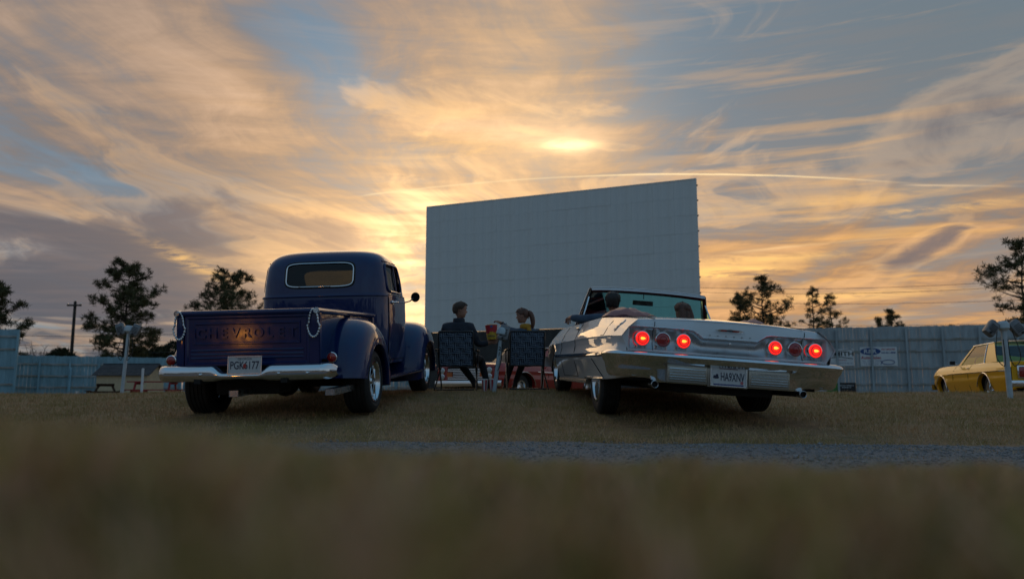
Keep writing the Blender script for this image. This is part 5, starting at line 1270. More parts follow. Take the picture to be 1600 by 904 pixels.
blue_i = material('sign_blue', (.02, .07, .24), .5); red_i = material('sign_red', (.42, .03, .04), .5); blk_i = material('sign_black', (.015, .015, .018), .5); wht = material('sign_white', (.72, .74, .75), .5, col2=(.66, .68, .70), nscale=2)
r1, w, h = sign('advertising_sign', 1343.5, 541.8, 1401.5, 571.5, wht, 'white advertising sign with blue oval and fish outline on the fence')
MB().prism([(w*.28*math.cos(a), h*.185*math.sin(a)) for a in np.linspace(0, 2*math.pi, 41)[:-1]], .001, .004, M=TR(-w*.215, h*.27, 0)).build('oval', blue_i, r1)
text_mesh('oval_lettering', 'R&R', h*.30, wht, r1, TR(-w*.215, h*.265, .006), width=w*.34, bold=.006)
text_mesh('name_lettering', 'Auto Sales', h*.20, red_i, r1, TR(-w*.21, -h*.06, .003), width=w*.54, bold=.006)
for k in range(3): text_mesh('small_lettering', 'ıııı ııııııı ııııı', h*.09, blue_i, r1, TR(-w*.21, -h*(.21 + k*.095), .003), width=w*(.48 - .05*k))
text_mesh('call_lettering', 'PAT MOORE', h*.12, red_i, r1, TR(w*.27, h*.36, .003), width=w*.36, bold=.004)
text_mesh('phone_lettering', '843-821-8880', h*.12, blue_i, r1, TR(w*.27, h*.19, .003), width=w*.38, bold=.004)
fish = [(w*.27 + w*.17*math.cos(t) - w*.02, -h*.30 + h*.115*math.sin(t)*1.0, .004) for t in np.linspace(.0, math.pi*.86, 16)]
fish_b = [(x, -h*.60 - y, z) for x, y, z in fish]
e0, e1 = Vector(fish[-1]), Vector(fish_b[-1])
mb = MB(); mb.tube(fish + [(e0.x - w*.05, e0.y - h*.15, .004)], w*.010, 6); mb.tube(fish_b + [(e1.x - w*.05, e1.y + h*.15, .004)], w*.010, 6); mb.build('fish_outline', blue_i, r1)
r2, w, h = sign('advertising_sign', 1287, 545, 1334, 571.5, wht, 'white sign with black roof outline and lettering beside the white car')
text_mesh('name_lettering', 'SMITH', h*.36, blk_i, r2, TR(w*.10, h*.20, .003), width=w*.78, bold=.008)
mb = MB(); mb.tube([(-w*.42, h*.34, .003), (w*.10, h*.40, .003), (w*.38, h*.48, .003), (w*.48, h*.40, .003)], h*.014, 5); mb.tube([(-w*.42, -h*.04, .003), (0, h*.04, .003), (w*.46, -h*.07, .003)], h*.022, 5); mb.build('roof_outline', blk_i, r2)
text_mesh('small_lettering', 'HOMES', h*.11, red_i, r2, TR(w*.12, -h*.16, .003), width=w*.26)
text_mesh('town_lettering', 'OF GEORGIA', h*.11, blue_i, r2, TR(w*.08, -h*.34, .003), width=w*.74, spacing=1.4)
grn = material('banner_green', (.02, .16, .05), .6, col2=(.10, .30, .04), nscale=3)
r3, w, h = sign('banner', 1292, 597.5, 1337, 616, blk_i, 'dark banner with green end low on the fence beside the white car')
MB().box(-w/2, -w*.12, -h/2, h/2, .001, .004).build('green_end', grn, r3)
text_mesh('banner_lettering', 'FAMILY PORT\nVARIETY', h*.16, wht, r3, TR(w*.18, h*.18, .003), width=w*.52)

# ------------------------------------------------------------------ people
M_['skin'] = material('skin', (.40, .21, .145), .55, col2=(.35, .175, .12), nscale=20)
M_['hair_brown'] = material('brown_hair', (.045, .024, .014), .6, col2=(.07, .038, .022), nscale=30, stretch=(1, 1, .3), bump=.5, bscale=80)
M_['hair_dark'] = material('dark_hair', (.022, .016, .013), .55, bump=.4, bscale=80)
M_['hair_auburn'] = material('auburn_hair', (.13, .050, .026), .5, col2=(.075, .030, .018), nscale=26, stretch=(1, 1, .25), bump=.5, bscale=80)
M_['jacket_navy'] = material('navy_jacket', (.018, .022, .035), .8, col2=(.028, .033, .048), nscale=9, bump=.8, bscale=16)
M_['denim'] = material('denim_jacket', (.045, .075, .115), .85, col2=(.065, .10, .145), nscale=12, bump=.8, bscale=16)
M_['jeans'] = material('dark_jeans', (.012, .014, .020), .85, bump=.3, bscale=20)
M_['shoes'] = material('dark_shoes', (.02, .018, .018), .6)
M_['mustard'] = material('mustard_scarf', (.46, .22, .02), .85, bump=.4, bscale=30)
M_['eye'] = material('eye_dark', (.02, .015, .012), .3)
M_['lip'] = material('lip', (.35, .12, .10), .5)
def head_grid(mb, M, k=1.0):
    """head facing +x, centre at mid-head: brow, nose, lips and chin in the profile"""
    prof_f = [(-.115, .045), (-.108, .072), (-.095, .082), (-.082, .078), (-.070, .086), (-.062, .082), (-.054, .088), (-.044, .086), (-.036, .098), (-.028, .112), (-.018, .106), (0, .092), (.014, .088), (.026, .094), (.045, .094), (.07, .086), (.095, .062), (.110, .035), (.118, 0.0)]
    zs = [p[0] for p in prof_f]; fx = [p[1] for p in prof_f]
    back = lambda z: interp(z, [-.115, -.08, -.04, 0, .05, .09, .118], [-.035, -.055, -.078, -.093, -.094, -.066, -.0])
    wid = lambda z: interp(z, [-.115, -.09, -.06, -.03, 0, .04, .08, .105, .118], [.024, .045, .060, .068, .073, .076, .064, .038, .0])
    P = []
    for z in zs:
        row = []; f = interp(z, zs, fx); b = back(z); w = wid(z); base = min(f, interp(z, [-.115, -.08, -.04, .02, .06, .1, .118], [.045, .078, .086, .090, .088, .055, 0]))
        for a in np.linspace(0, 2*math.pi, 33)[:-1]:
            c, s = math.cos(a), math.sin(a)
            x = base*max(0, c)**.8 if c > 0 else b*(-c)**.8
            nose = (f - base)*math.exp(-(s/.16)**2) if c > 0 else 0
            eye = -.010*math.exp(-((abs(s) - .42)/.16)**2 - ((z - .008)/.011)**2) if c > 0 else 0
            row.append((k*(x + nose + eye), k*w*math.copysign(abs(s)**.85, s), k*z))
        P.append(row)
    mb.grid(P, closed_v=True, M=M)
    for s in (1, -1):
        mb.blob((0, 0, 0), (.016*k, .008*k, .028*k), 8, 6, M=M @ TR(-.012*k, s*.075*k, -.008*k) @ RZ(s*.35))
def hair_cap(mb, M, k=1.0, length=-.02, fringe=.062, vol=.012, seed=1):
    rg = random.Random(seed); P = []
    back = lambda z: interp(z, [-.12, -.08, -.04, 0, .05, .09, .118], [-.05, -.066, -.084, -.095, -.096, -.070, -.0])
    wid = lambda z: interp(z, [-.12, -.06, -.03, 0, .04, .08, .105, .118], [.05, .062, .068, .073, .076, .064, .038, .0])
    fr = lambda z: interp(z, [-.08, -.04, .02, .06, .1, .118], [.07, .080, .088, .090, .060, 0])
    NA = 40
    for i, t in enumerate(np.linspace(0, 1, 15)):
        row = []
        for j in range(NA):
            a = 2*math.pi*j/NA; c, s = math.cos(a), math.sin(a)
            low = lerp(length, fringe, float(sm01(c, -.25, .55))) + .006*math.sin(j*2.3)
            if abs(s) > .8 and c > -.35: low = max(low, .004)
            z = lerp(.126, low, t**1.15) ; zc = min(z, .1179); w = wid(zc) + vol; x = (fr(zc) + vol*.9)*max(0, c)**.8 if c > 0 else (back(zc) - vol)*(-c)**.8
            sh = math.sqrt(max(0.0, t)) if t < .12 else 1
            j_ = 1 + rg.uniform(-.05, .07)
            row.append((k*x*(t > 0)*j_*max(sh, .55 if t > 0 else 0), k*w*math.copysign(abs(s)**.85, s)*(t > 0)*j_*max(sh, .55 if t > 0 else 0), k*(z + rg.uniform(-.006, .006))))
        P.append(row)
    inner = [(p[0]*.93, p[1]*.93, p[2] + .004*k) for p in P[-1]]
    mb.grid(P + [inner], closed_v=True, M=M)
def person(name, M, label, joints, bones, mats, head, hair, parent_things=(), subdiv=2):
    """one continuous skinned body; faces take the material of the nearest bone"""
    root = empty(name, M, label, 'person')
    ids = list(joints); idx = {n: i for i, n in enumerate(ids)}
    me = bpy.data.meshes.new('body_skin'); me.from_pydata([joints[n][0] for n in ids], [(idx[a], idx[b]) for a, b, _ in bones], [])
    o = bpy.data.objects.new('body_tmp', me); COL.objects.link(o)
    o.modifiers.new('skin', 'SKIN'); sub = o.modifiers.new('sub', 'SUBSURF'); sub.levels = subdiv
    sv = me.skin_vertices[0].data
    for n in ids:
        r = joints[n][1]; sv[idx[n]].radius = r if isinstance(r, tuple) else (r, r)
    sv[idx['pelvis']].use_root = True
    dg = bpy.context.evaluated_depsgraph_get(); body = bpy.data.meshes.new_from_object(o.evaluated_get(dg)); bpy.data.objects.remove(o)
    slots = []; segs = []
    for a, b, m_ in bones:
        if m_ not in slots: slots.append(m_)
        segs.append((Vector(joints[a][0]), Vector(joints[b][0]), slots.index(m_)))
    if 'skin' not in slots: slots.append('skin')
    body.materials.clear()
    for s_ in slots: body.materials.append(M_[mats.get(s_, s_)])
    for p in body.polygons:
        c = p.center; best = None
        for a, b, k in segs:
            ab = b - a; t = max(0, min(1, (c - a).dot(ab)/max(ab.length_squared, 1e-9))); d = (a + ab*t - c).length
            if best is None or d < best[0]: best = (d, k)
        p.material_index = best[1]; p.use_smooth = True
    # head joined into the same mesh
    HM = head
    mb = MB(); head_grid(mb, HM, 1.0); hb = len(body.vertices)
    bm = bmesh.new(); bm.from_mesh(body); vs = [bm.verts.new(v) for v in mb.v]; si = slots.index('skin')
    for f in mb.f:
        ff = []
        for i in f:
            if vs[i] not in ff: ff.append(vs[i])
        try:
            nf = bm.faces.new(ff); nf.smooth = True; nf.material_index = si
        except ValueError: pass
    bmesh.ops.remove_doubles(bm, verts=vs, dist=1e-5); bmesh.ops.recalc_face_normals(bm, faces=bm.faces); bm.to_mesh(body); bm.free(); body.name = 'body'
    bo = bpy.data.objects.new('body', body); COL.objects.link(bo); bo.parent = root
    for s in (1, -1):
        MB().blob((.079, s*.031, .008), (.006, .011, .007), 8, 5, M=HM).build('eye', M_['eye'], root, smooth=180)
        MB().tube([HM @ Vector(q) for q in ((.090, s*.018, .027), (.090, s*.032, .031), (.080, s*.046, .027))], .0045, 5).build('eyebrow', M_[hair[0]], root)
    MB().tube([HM @ Vector(q) for q in ((.076, -.022, -.058), (.0905, 0, -.057), (.076, .022, -.058))], .0042, 5).build('mouth', M_['lip'], root)
    mb = MB(); hair[1](mb, HM); mb.build('hair', M_[hair[0]], root, smooth=70)
    return root
def fingers(J, B, wrist, d, up, side, k=1.0, curl=.5, mat='skin', tag_=''):
    """palm and five fingers from the wrist; d = direction of the hand, up = back of hand, side = towards the thumb"""
    w = Vector(wrist); d, up, side = Vector(d).normalized(), Vector(up).normalized(), Vector(side).normalized()
    J[tag_ + 'palm'] = (tuple(w + d*.045*k), (.024*k, .036*k)); B.append((tag_ + 'wrist', tag_ + 'palm', mat))
    for i, (o, L) in enumerate(((.030, .070), (.010, .078), (-.010, .073), (-.029, .058))):
        a = w + d*.085*k + side*o*k; b = a + d*(L*.5*k) - up*(L*.22*curl*k); c = b + d*(L*.34*k*(1 - curl*.6)) - up*(L*.55*curl*k)
        for nm, p, r in (('a', a, .0095), ('b', b, .0085), ('c', c, .007)): J[f'{tag_}f{i}{nm}'] = (tuple(p), r*k)
        B += [(tag_ + 'palm', f'{tag_}f{i}a', mat), (f'{tag_}f{i}a', f'{tag_}f{i}b', mat), (f'{tag_}f{i}b', f'{tag_}f{i}c', mat)]
    a = w + d*.03*k + side*.034*k; b = a + d*.035*k + side*.022*k - up*.01*k; c = b + d*.030*k - up*.012*k
    for nm, p, r in (('a', a, .012), ('b', b, .010), ('c', c, .008)): J[f'{tag_}t{nm}'] = (tuple(p), r*k)
    B += [(tag_ + 'palm', f'{tag_}ta', mat), (f'{tag_}ta', f'{tag_}tb', mat), (f'{tag_}tb', f'{tag_}tc', mat)]

# seated couple; frame: x right, y away from the camera, z up
CX1, CY1 = at(714, 600, 10.95).x, 10.95
CX2, CY2 = at(822.5, 600, 11.05).x, 11.05
Z1, Z2 = gz(CX1, CY1), gz(CX2, CY2)
J = {'pelvis': ((0, .08, .46), (.155, .13)), 'waist': ((0, .04, .60), (.155, .115)), 'chest': ((.01, .02, .78), (.185, .125)), 'upper': ((.015, .02, .91), (.15, .10)), 'neck0': ((.015, .025, .985), .065), 'neck1': ((.02, .035, 1.06), .056),
     'shL': ((-.165, .02, .905), .085), 'elL': ((-.235, .12, .67), .060), 'wristwL': ((-.14, .34, .60), .042), 'Lwrist': ((-.12, .39, .60), .028),
     'shR': ((.185, .02, .905), .085), 'elR': ((.295, .10, .665), .060), 'wrwR': ((.43, .14, .690), .044), 'Rwrist': ((.455, .145, .698), .028),
     'hipL': ((-.095, .10, .44), .105), 'knL': ((-.03, .50, .47), .072), 'anL': ((.235, .40, .11), .045), 'heL': ((.24, .37, .05), .045), 'toeL': ((.33, .50, .040), .035),
     'hipR': ((.095, .10, .44), .105), 'knR': ((.32, .48, .47), .072), 'anR': ((.42, .36, .11), .045), 'heR': ((.42, .34, .05), .045), 'toeR': ((.50, .47, .040), .035)}
B = [('pelvis', 'waist', 'top'), ('waist', 'chest', 'top'), ('chest', 'upper', 'top'), ('upper', 'neck0', 'top'), ('neck0', 'neck1', 'skin'), ('upper', 'shL', 'top'), ('shL', 'elL', 'top'), ('elL', 'wristwL', 'top'), ('wristwL', 'Lwrist', 'skin'),
     ('upper', 'shR', 'top'), ('shR', 'elR', 'top'), ('elR', 'wrwR', 'top'), ('wrwR', 'Rwrist', 'skin'),
     ('pelvis', 'hipL', 'leg'), ('hipL', 'knL', 'leg'), ('knL', 'anL', 'leg'), ('anL', 'heL', 'shoe'), ('heL', 'toeL', 'shoe'), ('pelvis', 'hipR', 'leg'), ('hipR', 'knR', 'leg'), ('knR', 'anR', 'leg'), ('anR', 'heR', 'shoe'), ('heR', 'toeR', 'shoe')]
fingers(J, B, J['Lwrist'][0], (.35, .9, -.05), (0, 0, 1), (.9, -.3, 0), .95, .5, tag_='L'); fingers(J, B, J['Rwrist'][0], (1, .1, .12), (-.05, 0, -1), (0, -.25, 1), .95, .35, tag_='R')
man = person('person', TR(CX1, CY1, Z1), 'man in a dark jacket seated in the left lawn chair, holding popcorn', J, B, dict(top='jacket_navy', leg='jeans', shoe='shoes'),
             TR(.035, .035, 1.165) @ RZ(R(12)) @ RY(R(4)), ('hair_brown', lambda mb, HM: hair_cap(mb, HM, 1.04, -.055, .068, .014, 3)))
mb = MB(); mb.lathe([(.078, -.02), (.088, .02), (.082, .055), (.070, .058), (.068, .02)], 20, M=TR(.018, .028, .985) @ SC(1, .95, 1)); mb.build('collar', M_['jacket_navy'], man, smooth=60)
W = {'pelvis': ((0, .08, .45), (.145, .125)), 'waist': ((-.01, .05, .58), (.115, .095)), 'chest': ((-.015, .04, .73), (.145, .105)), 'upper': ((-.015, .04, .835), (.12, .085)), 'neck0': ((-.02, .045, .905), .052), 'neck1': ((-.035, .05, .975), .044),
     'shR': ((.135, .05, .825), .065), 'elR': ((.20, .17, .62), .046), 'wrwR': ((.09, .36, .58), .034), 'Rwrist': ((.07, .39, .58), .023),
     'shL': ((-.150, .05, .835), .065), 'elL': ((-.262, .13, .885), .050), 'wrwL': ((-.345, .15, .965), .036), 'Lwrist': ((-.365, .152, .985), .023),
     'hipL': ((-.085, .10, .43), .10), 'knL': ((-.20, .48, .47), .066), 'anL': ((-.30, .36, .11), .040), 'heL': ((-.30, .34, .05), .038), 'toeL': ((-.33, .48, .038), .030),
     'hipR': ((.085, .10, .43), .10), 'knR': ((-.02, .50, .47), .066), 'anR': ((-.16, .42, .11), .040), 'heR': ((-.16, .40, .05), .038), 'toeR': ((-.19, .54, .038), .030)}
BW = [('pelvis', 'waist', 'top'), ('waist', 'chest', 'top'), ('chest', 'upper', 'top'), ('upper', 'neck0', 'top'), ('neck0', 'neck1', 'skin'), ('upper', 'shL', 'top'), ('shL', 'elL', 'top'), ('elL', 'wrwL', 'top'), ('wrwL', 'Lwrist', 'skin'), ('upper', 'shR', 'top'), ('shR', 'elR', 'top'), ('elR', 'wrwR', 'top'), ('wrwR', 'Rwrist', 'skin'),
      ('pelvis', 'hipL', 'leg'), ('hipL', 'knL', 'leg'), ('knL', 'anL', 'leg'), ('anL', 'heL', 'shoe'), ('heL', 'toeL', 'shoe'), ('pelvis', 'hipR', 'leg'), ('hipR', 'knR', 'leg'), ('knR', 'anR', 'leg'), ('anR', 'heR', 'shoe'), ('heR', 'toeR', 'shoe')]
fingers(W, BW, W['Lwrist'][0], (-.75, .05, .28), (0, -.1, 1), (-.1, -1, 0), .88, .75, tag_='L'); fingers(W, BW, W['Rwrist'][0], (-.3, .9, 0), (0, 0, 1), (-.9, -.3, 0), .88, .5, tag_='R')
def pony(mb, HM):
    hair_cap(mb, HM, 1.02, -.045, .055, .011, 8)
    pts = [HM @ Vector(q) for q in ((-.085, 0, .035), (-.125, .0, .03), (-.150, .002, -.03), (-.160, .004, -.11), (-.150, .002, -.19), (-.135, 0, -.25))]
    mb.tube(catmull(pts, 4), [.024 + .014*math.sin(math.pi*min(1, t*1.25))*(1 if t < .8 else (1 - t)*4) - .016*max(0, t - .75)*4 for t in np.linspace(0, 1, 21)], 10)
woman = person('person', TR(CX2, CY2, Z2), 'woman with a long auburn ponytail seated in the right lawn chair', W, BW, dict(top='denim', leg='jeans', shoe='shoes'),
               TR(-.055, .055, 1.085) @ RZ(R(166)) @ RY(R(5)) @ SC(.93, .93, .95), ('hair_auburn', pony))
mb = MB(); mb.lathe([(.062, -.055), (.086, -.015), (.082, .030), (.064, .045), (.050, .03)], 18, M=TR(-.01, .045, .915)); mb.tube([(.03, -.03, .90), (.05, -.062, .83), (.055, -.065, .74)], [.030, .034, .030], 8); mb.build('scarf', M_['mustard'], woman, smooth=60)
wd = (Vector(W['Lwrist'][0]) - Vector(W['elL'][0])).normalized()
MB().lathe([(.030, -.012), (.034, 0), (.030, .012)], 14, M=Matrix.Translation(Vector(W['wrwL'][0]) + wd*.012) @ wd.to_track_quat('Z', 'Y').to_matrix().to_4x4() @ SC(1.05, 1.05, 1)).build('wristband', M_['black_metal'], woman, smooth=50)

# ------------------------------------------------------------------ lawn chairs, popcorn, cups
def web_material():
    m = bpy.data.materials.new('webbing'); m.use_nodes = True; V.nt = m.node_tree; nt = m.node_tree; b = nt.nodes['Principled BSDF']; tc = nt.nodes.new('ShaderNodeTexCoord')
    w = nt.nodes.new('ShaderNodeTexWave'); w.inputs['Scale'].default_value = 1.0; w.bands_direction = 'X'; nt.links.new(tc.outputs['UV'], w.inputs[0]); w.inputs['Distortion'].default_value = .4
    nt.links.new(mix(sstep(V(w.outputs[1]), .68, .82), (.018, .030, .058), (.19, .25, .32)), b.inputs['Base Color']); b.inputs['Roughness'].default_value = .7; return m
M_['webbing'] = web_material()
M_['chair_frame'] = material('chair_frame', (.05, .052, .055), .35, .8)
def lawn_chair(x, y, rz, label, flip):
    root = empty('lawn_chair', TR(x, y, gz(x, y)) @ RZ(rz), label, 'lawn chair', 'folding lawn chairs')
    hw = .245; tilt = .17
    def back(u, v): return Vector((u*hw, -.06 - .40*v*tilt*1.6, .36 + .475*v))        # u -1..1, v 0..1
    fr = MB(); fr.tube([back(-1, -.08), back(-1, .5), back(-1, .97), back(-.94, 1.0), back(.94, 1.0), back(1, .97), back(1, .5), back(1, -.08)], .012, 8); fr.tube([back(-1, -.02), back(1, -.02)], .011, 8); fr.build('back_frame', M_['chair_frame'], root, smooth=60)
    st = MB(); st.tube([(-hw, -.05, .36), (-hw, .38, .39), (-hw*.94, .40, .39), (hw*.94, .40, .39), (hw, .38, .39), (hw, -.05, .36)], .012, 8); st.build('seat_frame', M_['chair_frame'], root, smooth=60)
    for s in (1, -1):
        MB().tube([(s*(hw + .018), .36, .40), (s*(hw + .05), -.17, .012)], .011, 8).build('leg', M_['chair_frame'], root, smooth=60)
        MB().tube([(s*(hw + .018), -.06, .55), (s*(hw + .02), .36, .012)], .011, 8).build('leg', M_['chair_frame'], root, smooth=60)
        MB().box(s*(hw + .035) - .022, s*(hw + .035) + .022, -.10, .34, .565, .590, bev=.008).build('armrest', M_['chair_frame'], root, smooth=40)
        MB().tube([(s*(hw + .03), .30, .40), (s*(hw + .03), .30, .57)], .010, 8).build('arm_support', M_['chair_frame'], root, smooth=60)
    MB().tube([(-hw - .02, -.165, .016), (hw + .02, -.165, .016)], .011, 8).build('foot_bar', M_['chair_frame'], root, smooth=60)
    def strip(name, pts, nrm, wv, uvn, nl):
        """band with uv so that fine lines run along it"""
        vs, fs, uv = [], [], []
        for i, p in enumerate(pts): vs += [p - wv, p + wv]; uv += [(0, i), (nl, i)]
        fs = [(2*i, 2*i+1, 2*i+3, 2*i+2) for i in range(len(pts) - 1)]
        me = bpy.data.meshes.new(name); me.from_pydata([v[:] for v in vs], [], fs); ul = me.uv_layers.new(name='uv')
        for lp in me.loops: ul.data[lp.index].uv = (uv[lp.vertex_index][0]*.62, uv[lp.vertex_index][1]*.01)
        me.materials.append(M_['webbing']); o = bpy.data.objects.new(name, me); COL.objects.link(o); o.parent = root
    nrm = Vector((0, -1, .2)).normalized(); NV, NH = 6, 6
    for i in range(NV):
        u = -1 + (2*i + 1)/NV; sg = 1 if i % 2 else -1
        pts = [back(u, v) + nrm*(.006*math.cos(math.pi*v*NH)*sg) for v in np.linspace(-.01, 1.0, NH*4 + 1)] + [back(u, 1.0) + Vector((0, .015, .012))]
        strip('web_strap', pts, nrm, Vector((hw/NV*.95, 0, 0)), 0, 1.4)
    for j in range(NH):
        v = (j + .5)/NH; sg = 1 if j % 2 else -1
        pts = [back(u, v) - nrm*(.006*math.cos(math.pi*(u + 1)/2*NV)*sg*-1)*1.0 for u in np.linspace(-1.03, 1.03, NV*4 + 1)]
        strip('web_strap', pts, nrm, Vector((0, -.02, .475/2)) / NH*.93, 0, 1.4)
    for i in range(6):
        u = -1 + (2*i + 1)/6; strip('seat_strap', [Vector((u*hw, yy, .372 + .02*yy - .03*math.sin(math.pi*(yy + .05)/.45))) for yy in np.linspace(-.05, .40, 9)], nrm, Vector((hw/6*.92, 0, 0)), 0, 1.4)
    return root
lawn_chair(CX1, CY1 - .05, R(-3), 'lawn chair with dark woven webbing under the seated man', 1)
lawn_chair(CX2, CY2 - .05, R(5), 'lawn chair with dark woven webbing under the seated woman', -1)
def popcorn():
    p = at(768.5, 530, 11.08); root = empty('popcorn_bucket', TR(p.x, p.y, p.z) @ RY(R(-3)), 'red and yellow striped popcorn bucket held between the couple', 'popcorn bucket')
    m = bpy.data.materials.new('bucket_print'); m.use_nodes = True; V.nt = m.node_tree; nt = m.node_tree; b = nt.nodes['Principled BSDF']; tc = nt.nodes.new('ShaderNodeTexCoord'); sp = nt.nodes.new('ShaderNodeSeparateXYZ'); nt.links.new(tc.outputs['Object'], sp.inputs[0])
    z = V(sp.outputs[2]); n_ = noise(tc.outputs['Object'], 26, 2, .5)
    nt.links.new(mix(sstep(z + (n_ - .5)*.16, .088, .10), (.62, .40, .035), (.50, .025, .04)), b.inputs['Base Color']); b.inputs['Roughness'].default_value = .55
    r0, r1, h = .066, .090, .205
    MB().lathe([(0, 0), (r0, 0), (r1, h), (r1 - .004, h), (r0 - .004, .006), (0, .006)], 28).build('bucket', m, root, smooth=40)
    MB().lathe([(r1 - .002, h - .006), (r1 + .004, h), (r1 - .002, h + .005), (r1 - .006, h)], 28, closed=True).build('rim', material('bucket_rim', (.55, .05, .05), .5), root, smooth=60)
    for k, (t, w_) in enumerate((('Movie', .07),)):
        text_mesh('print_lettering', 'POPCORN', .030, M_['plate_ink'], root, TR(0, -r0 - .012, .045) @ RX(R(83)), width=.10, bold=.001)
    MB().box(-.012, .022, -r1 - .003, -r1 + .004, h - .035, h - .005).build('blue_patch', blue_i, root)
    rg = random.Random(4); pop = material('popcorn', (.72, .58, .28), .7)
    for k in range(24):
        a = rg.uniform(0, 6.28); r_ = rg.uniform(0, .07); mb = MB()
        for q in range(3): mb.blob((r_*math.cos(a) + rg.gauss(0, .006), r_*math.sin(a) + rg.gauss(0, .006), h + .004 + rg.uniform(-.006, .012)), .0095, 6, 4)
        mb.build('popped_kernel', pop, root, smooth=180)
popcorn()
def cup(px, Y, label, red):
    p = at(px, 600, Y); root = empty('paper_cup', TR(p.x, p.y, gz(p.x, p.y)), label, 'paper cup', 'paper cups on the grass')
    MB().lathe([(0, 0), (.032, 0), (.045, .16), (.042, .16), (.030, .005), (0, .005)], 20).build('cup', wht, root, smooth=40)
    n = 5
    for k in range(n):
        a0, a1 = 2*math.pi*k/n + red, 2*math.pi*(k + .5)/n + red
        MB().grid([[(r_*math.cos(a), r_*math.sin(a), z) for r_, z in ((.0335, .004), (.0463, .156))] for a in np.linspace(a0, a1, 6)]).build('red_stripe', red_i, root)
    MB().lathe([(.047, .156), (.048, .166), (.040, .170), (0, .170)], 20).build('lid', wht, root, smooth=40)
cup(757.5, 10.75, 'left red and white striped paper cup on the grass by the man', 3.6)
cup(769.0, 10.85, 'right red and white striped paper cup on the grass by the post', 3.2)

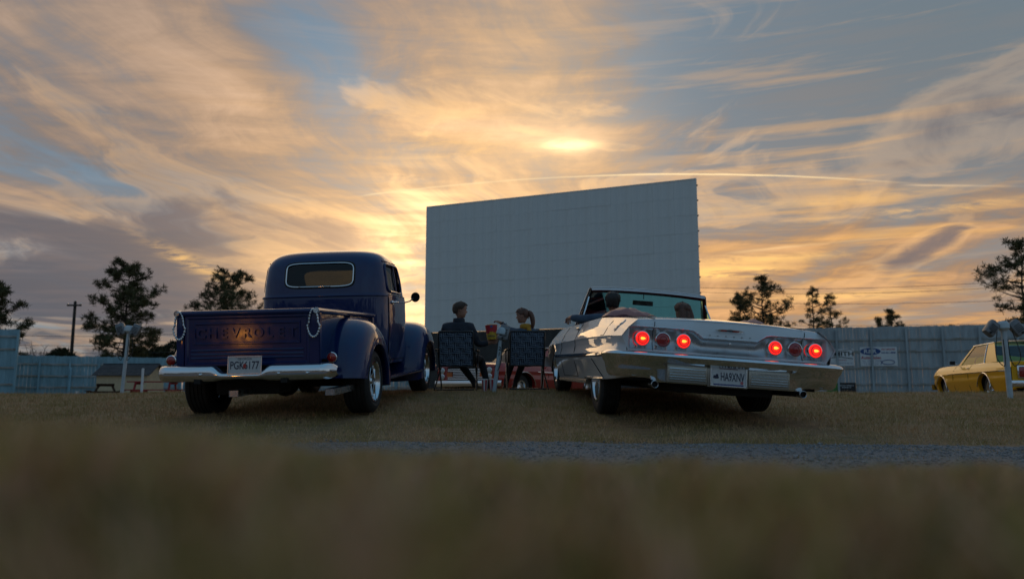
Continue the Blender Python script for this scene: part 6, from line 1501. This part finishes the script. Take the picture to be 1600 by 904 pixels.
# people in the convertible; same frame as the car body (x forward, y left, z up)
BODY = CONV.matrix_world @ CONV_BM
def car_person(label, y0, x0, ztop, mats, hair, yaw, arm, k=1.0):
    d = ztop - .12*k
    J = {'pelvis': ((x0 - .02, y0, .62), (.14, .16)), 'waist': ((x0 - .04, y0, .72), (.12, .15)), 'chest': ((x0 - .03, y0, d - .30), (.12, .17*k)), 'upper': ((x0 - .02, y0, d - .22), (.10, .14*k)), 'neck0': ((x0 - .015, y0, d - .16), .06*k), 'neck1': ((x0 - .005, y0, d - .09), .052*k),
         'shL': ((x0 - .02, y0 + .17*k, d - .225), .075*k), 'shR': ((x0 - .02, y0 - .17*k, d - .225), .075*k), 'elR': ((x0 + .12, y0 - .22, .78), .05), 'wrR': ((x0 + .32, y0 - .12, .76), .036), 'Rwrist': ((x0 + .35, y0 - .11, .76), .024),
         'hipL': ((x0 + .05, y0 + .09, .62), .10), 'knL': ((x0 + .42, y0 + .10, .66), .07), 'anL': ((x0 + .62, y0 + .10, .42), .045), 'hipR': ((x0 + .05, y0 - .09, .62), .10), 'knR': ((x0 + .42, y0 - .10, .66), .07), 'anR': ((x0 + .62, y0 - .10, .42), .045)}
    B = [('pelvis', 'waist', 'top'), ('waist', 'chest', 'top'), ('chest', 'upper', 'top'), ('upper', 'neck0', 'top'), ('neck0', 'neck1', 'skin'), ('upper', 'shL', 'top'), ('upper', 'shR', 'top'), ('shR', 'elR', 'top'), ('elR', 'wrR', 'top'), ('wrR', 'Rwrist', 'skin'), ('pelvis', 'hipL', 'leg'), ('hipL', 'knL', 'leg'), ('knL', 'anL', 'leg'), ('pelvis', 'hipR', 'leg'), ('hipR', 'knR', 'leg'), ('knR', 'anR', 'leg')]
    fingers(J, B, J['Rwrist'][0], (1, .2, 0), (0, 0, 1), (.1, 1, 0), .9, .6, tag_='R')
    if arm:
        J['elL'] = ((x0 + .0, .84, .965), .060); J['wrL'] = ((x0 + .16, .945, .985), .046); J['Lwrist'] = ((x0 + .18, .955, .99), .030)
        B += [('shL', 'elL', 'top'), ('elL', 'wrL', 'top'), ('wrL', 'Lwrist', 'skin')]; fingers(J, B, J['Lwrist'][0], (.8, .25, -.1), (0, .3, 1), (.3, -.9, 0), 1.0, 1.0, tag_='L')
    else:
        J['elL'] = ((x0 + .10, y0 + .22, .78), .05); J['wrL'] = ((x0 + .28, y0 + .12, .76), .036); J['Lwrist'] = ((x0 + .31, y0 + .11, .76), .024)
        B += [('shL', 'elL', 'top'), ('elL', 'wrL', 'top'), ('wrL', 'Lwrist', 'skin')]; fingers(J, B, J['Lwrist'][0], (1, -.2, 0), (0, 0, 1), (.1, -1, 0), .9, .6, tag_='L')
    return person('person', BODY.copy(), label, J, B, mats, TR(x0 + .015, y0, d) @ RZ(yaw) @ SC(k, k, k), hair)
car_person('man in dark blue driving the convertible, left arm resting on the door', .50, 1.24, 1.325, dict(top='denim', leg='jeans'), ('hair_dark', lambda mb, HM: hair_cap(mb, HM, 1.04, -.075, .068, .012, 5)), R(-12), True, 1.0)
def long_hair(mb, HM):
    hair_cap(mb, HM, 1.05, -.10, .060, .014, 9)
    for s in (-1, 0, 1): mb.tube([HM @ Vector(q) for q in ((-.06, s*.05, .02), (-.095, s*.055, -.06), (-.10, s*.06, -.15), (-.09, s*.06, -.24))], [.045, .048, .045, .02], 10)
car_person('woman with long reddish hair in the convertible passenger seat', -.345, 1.22, 1.255, dict(top='jacket_navy', leg='jeans'), ('hair_auburn', long_hair), R(20), False, .95)

# ------------------------------------------------------------------ lit lantern on the grass to the left of the photographer; the photo shows it mirrored in the pickup's tailgate
def lantern(x, y):
    z = gz(x, y); root = empty('lantern', TR(x, y, z), 'lit amber camping lantern on the grass, mirrored in the pickup tailgate', 'lantern')
    MB().lathe([(0, 0), (.15, 0), (.16, .03), (.12, .07), (.10, .08)], 20).build('base', M_['black_metal'], root, smooth=40)
    MB().lathe([(.04, .10), (.075, .15), (.085, .20), (.075, .27), (.045, .34), (.012, .40)], 18).build('flame', material('lantern_flame', (.8, .4, .1), .4, emit=(1.0, .36, .035), estr=16.0), root, smooth=60)
    for k in range(4):
        a = math.pi/4 + k*math.pi/2; MB().tube([(.10*math.cos(a), .10*math.sin(a), .08), (.12*math.cos(a), .12*math.sin(a), .25), (.10*math.cos(a), .10*math.sin(a), .42)], .005, 5).build('cage_wire', M_['black_metal'], root)
    MB().lathe([(.10, .42), (.13, .43), (.10, .50), (.03, .54), (0, .54)], 20).build('cap', M_['black_metal'], root, smooth=40)
    MB().tube([(-.15, 0, .20), (-.17, 0, .40), (-.10, 0, .58), (0, 0, .62), (.10, 0, .58), (.17, 0, .40), (.15, 0, .20)], .006, 6).build('handle', M_['black_metal'], root, smooth=60)
lantern(-5.45, 1.45)
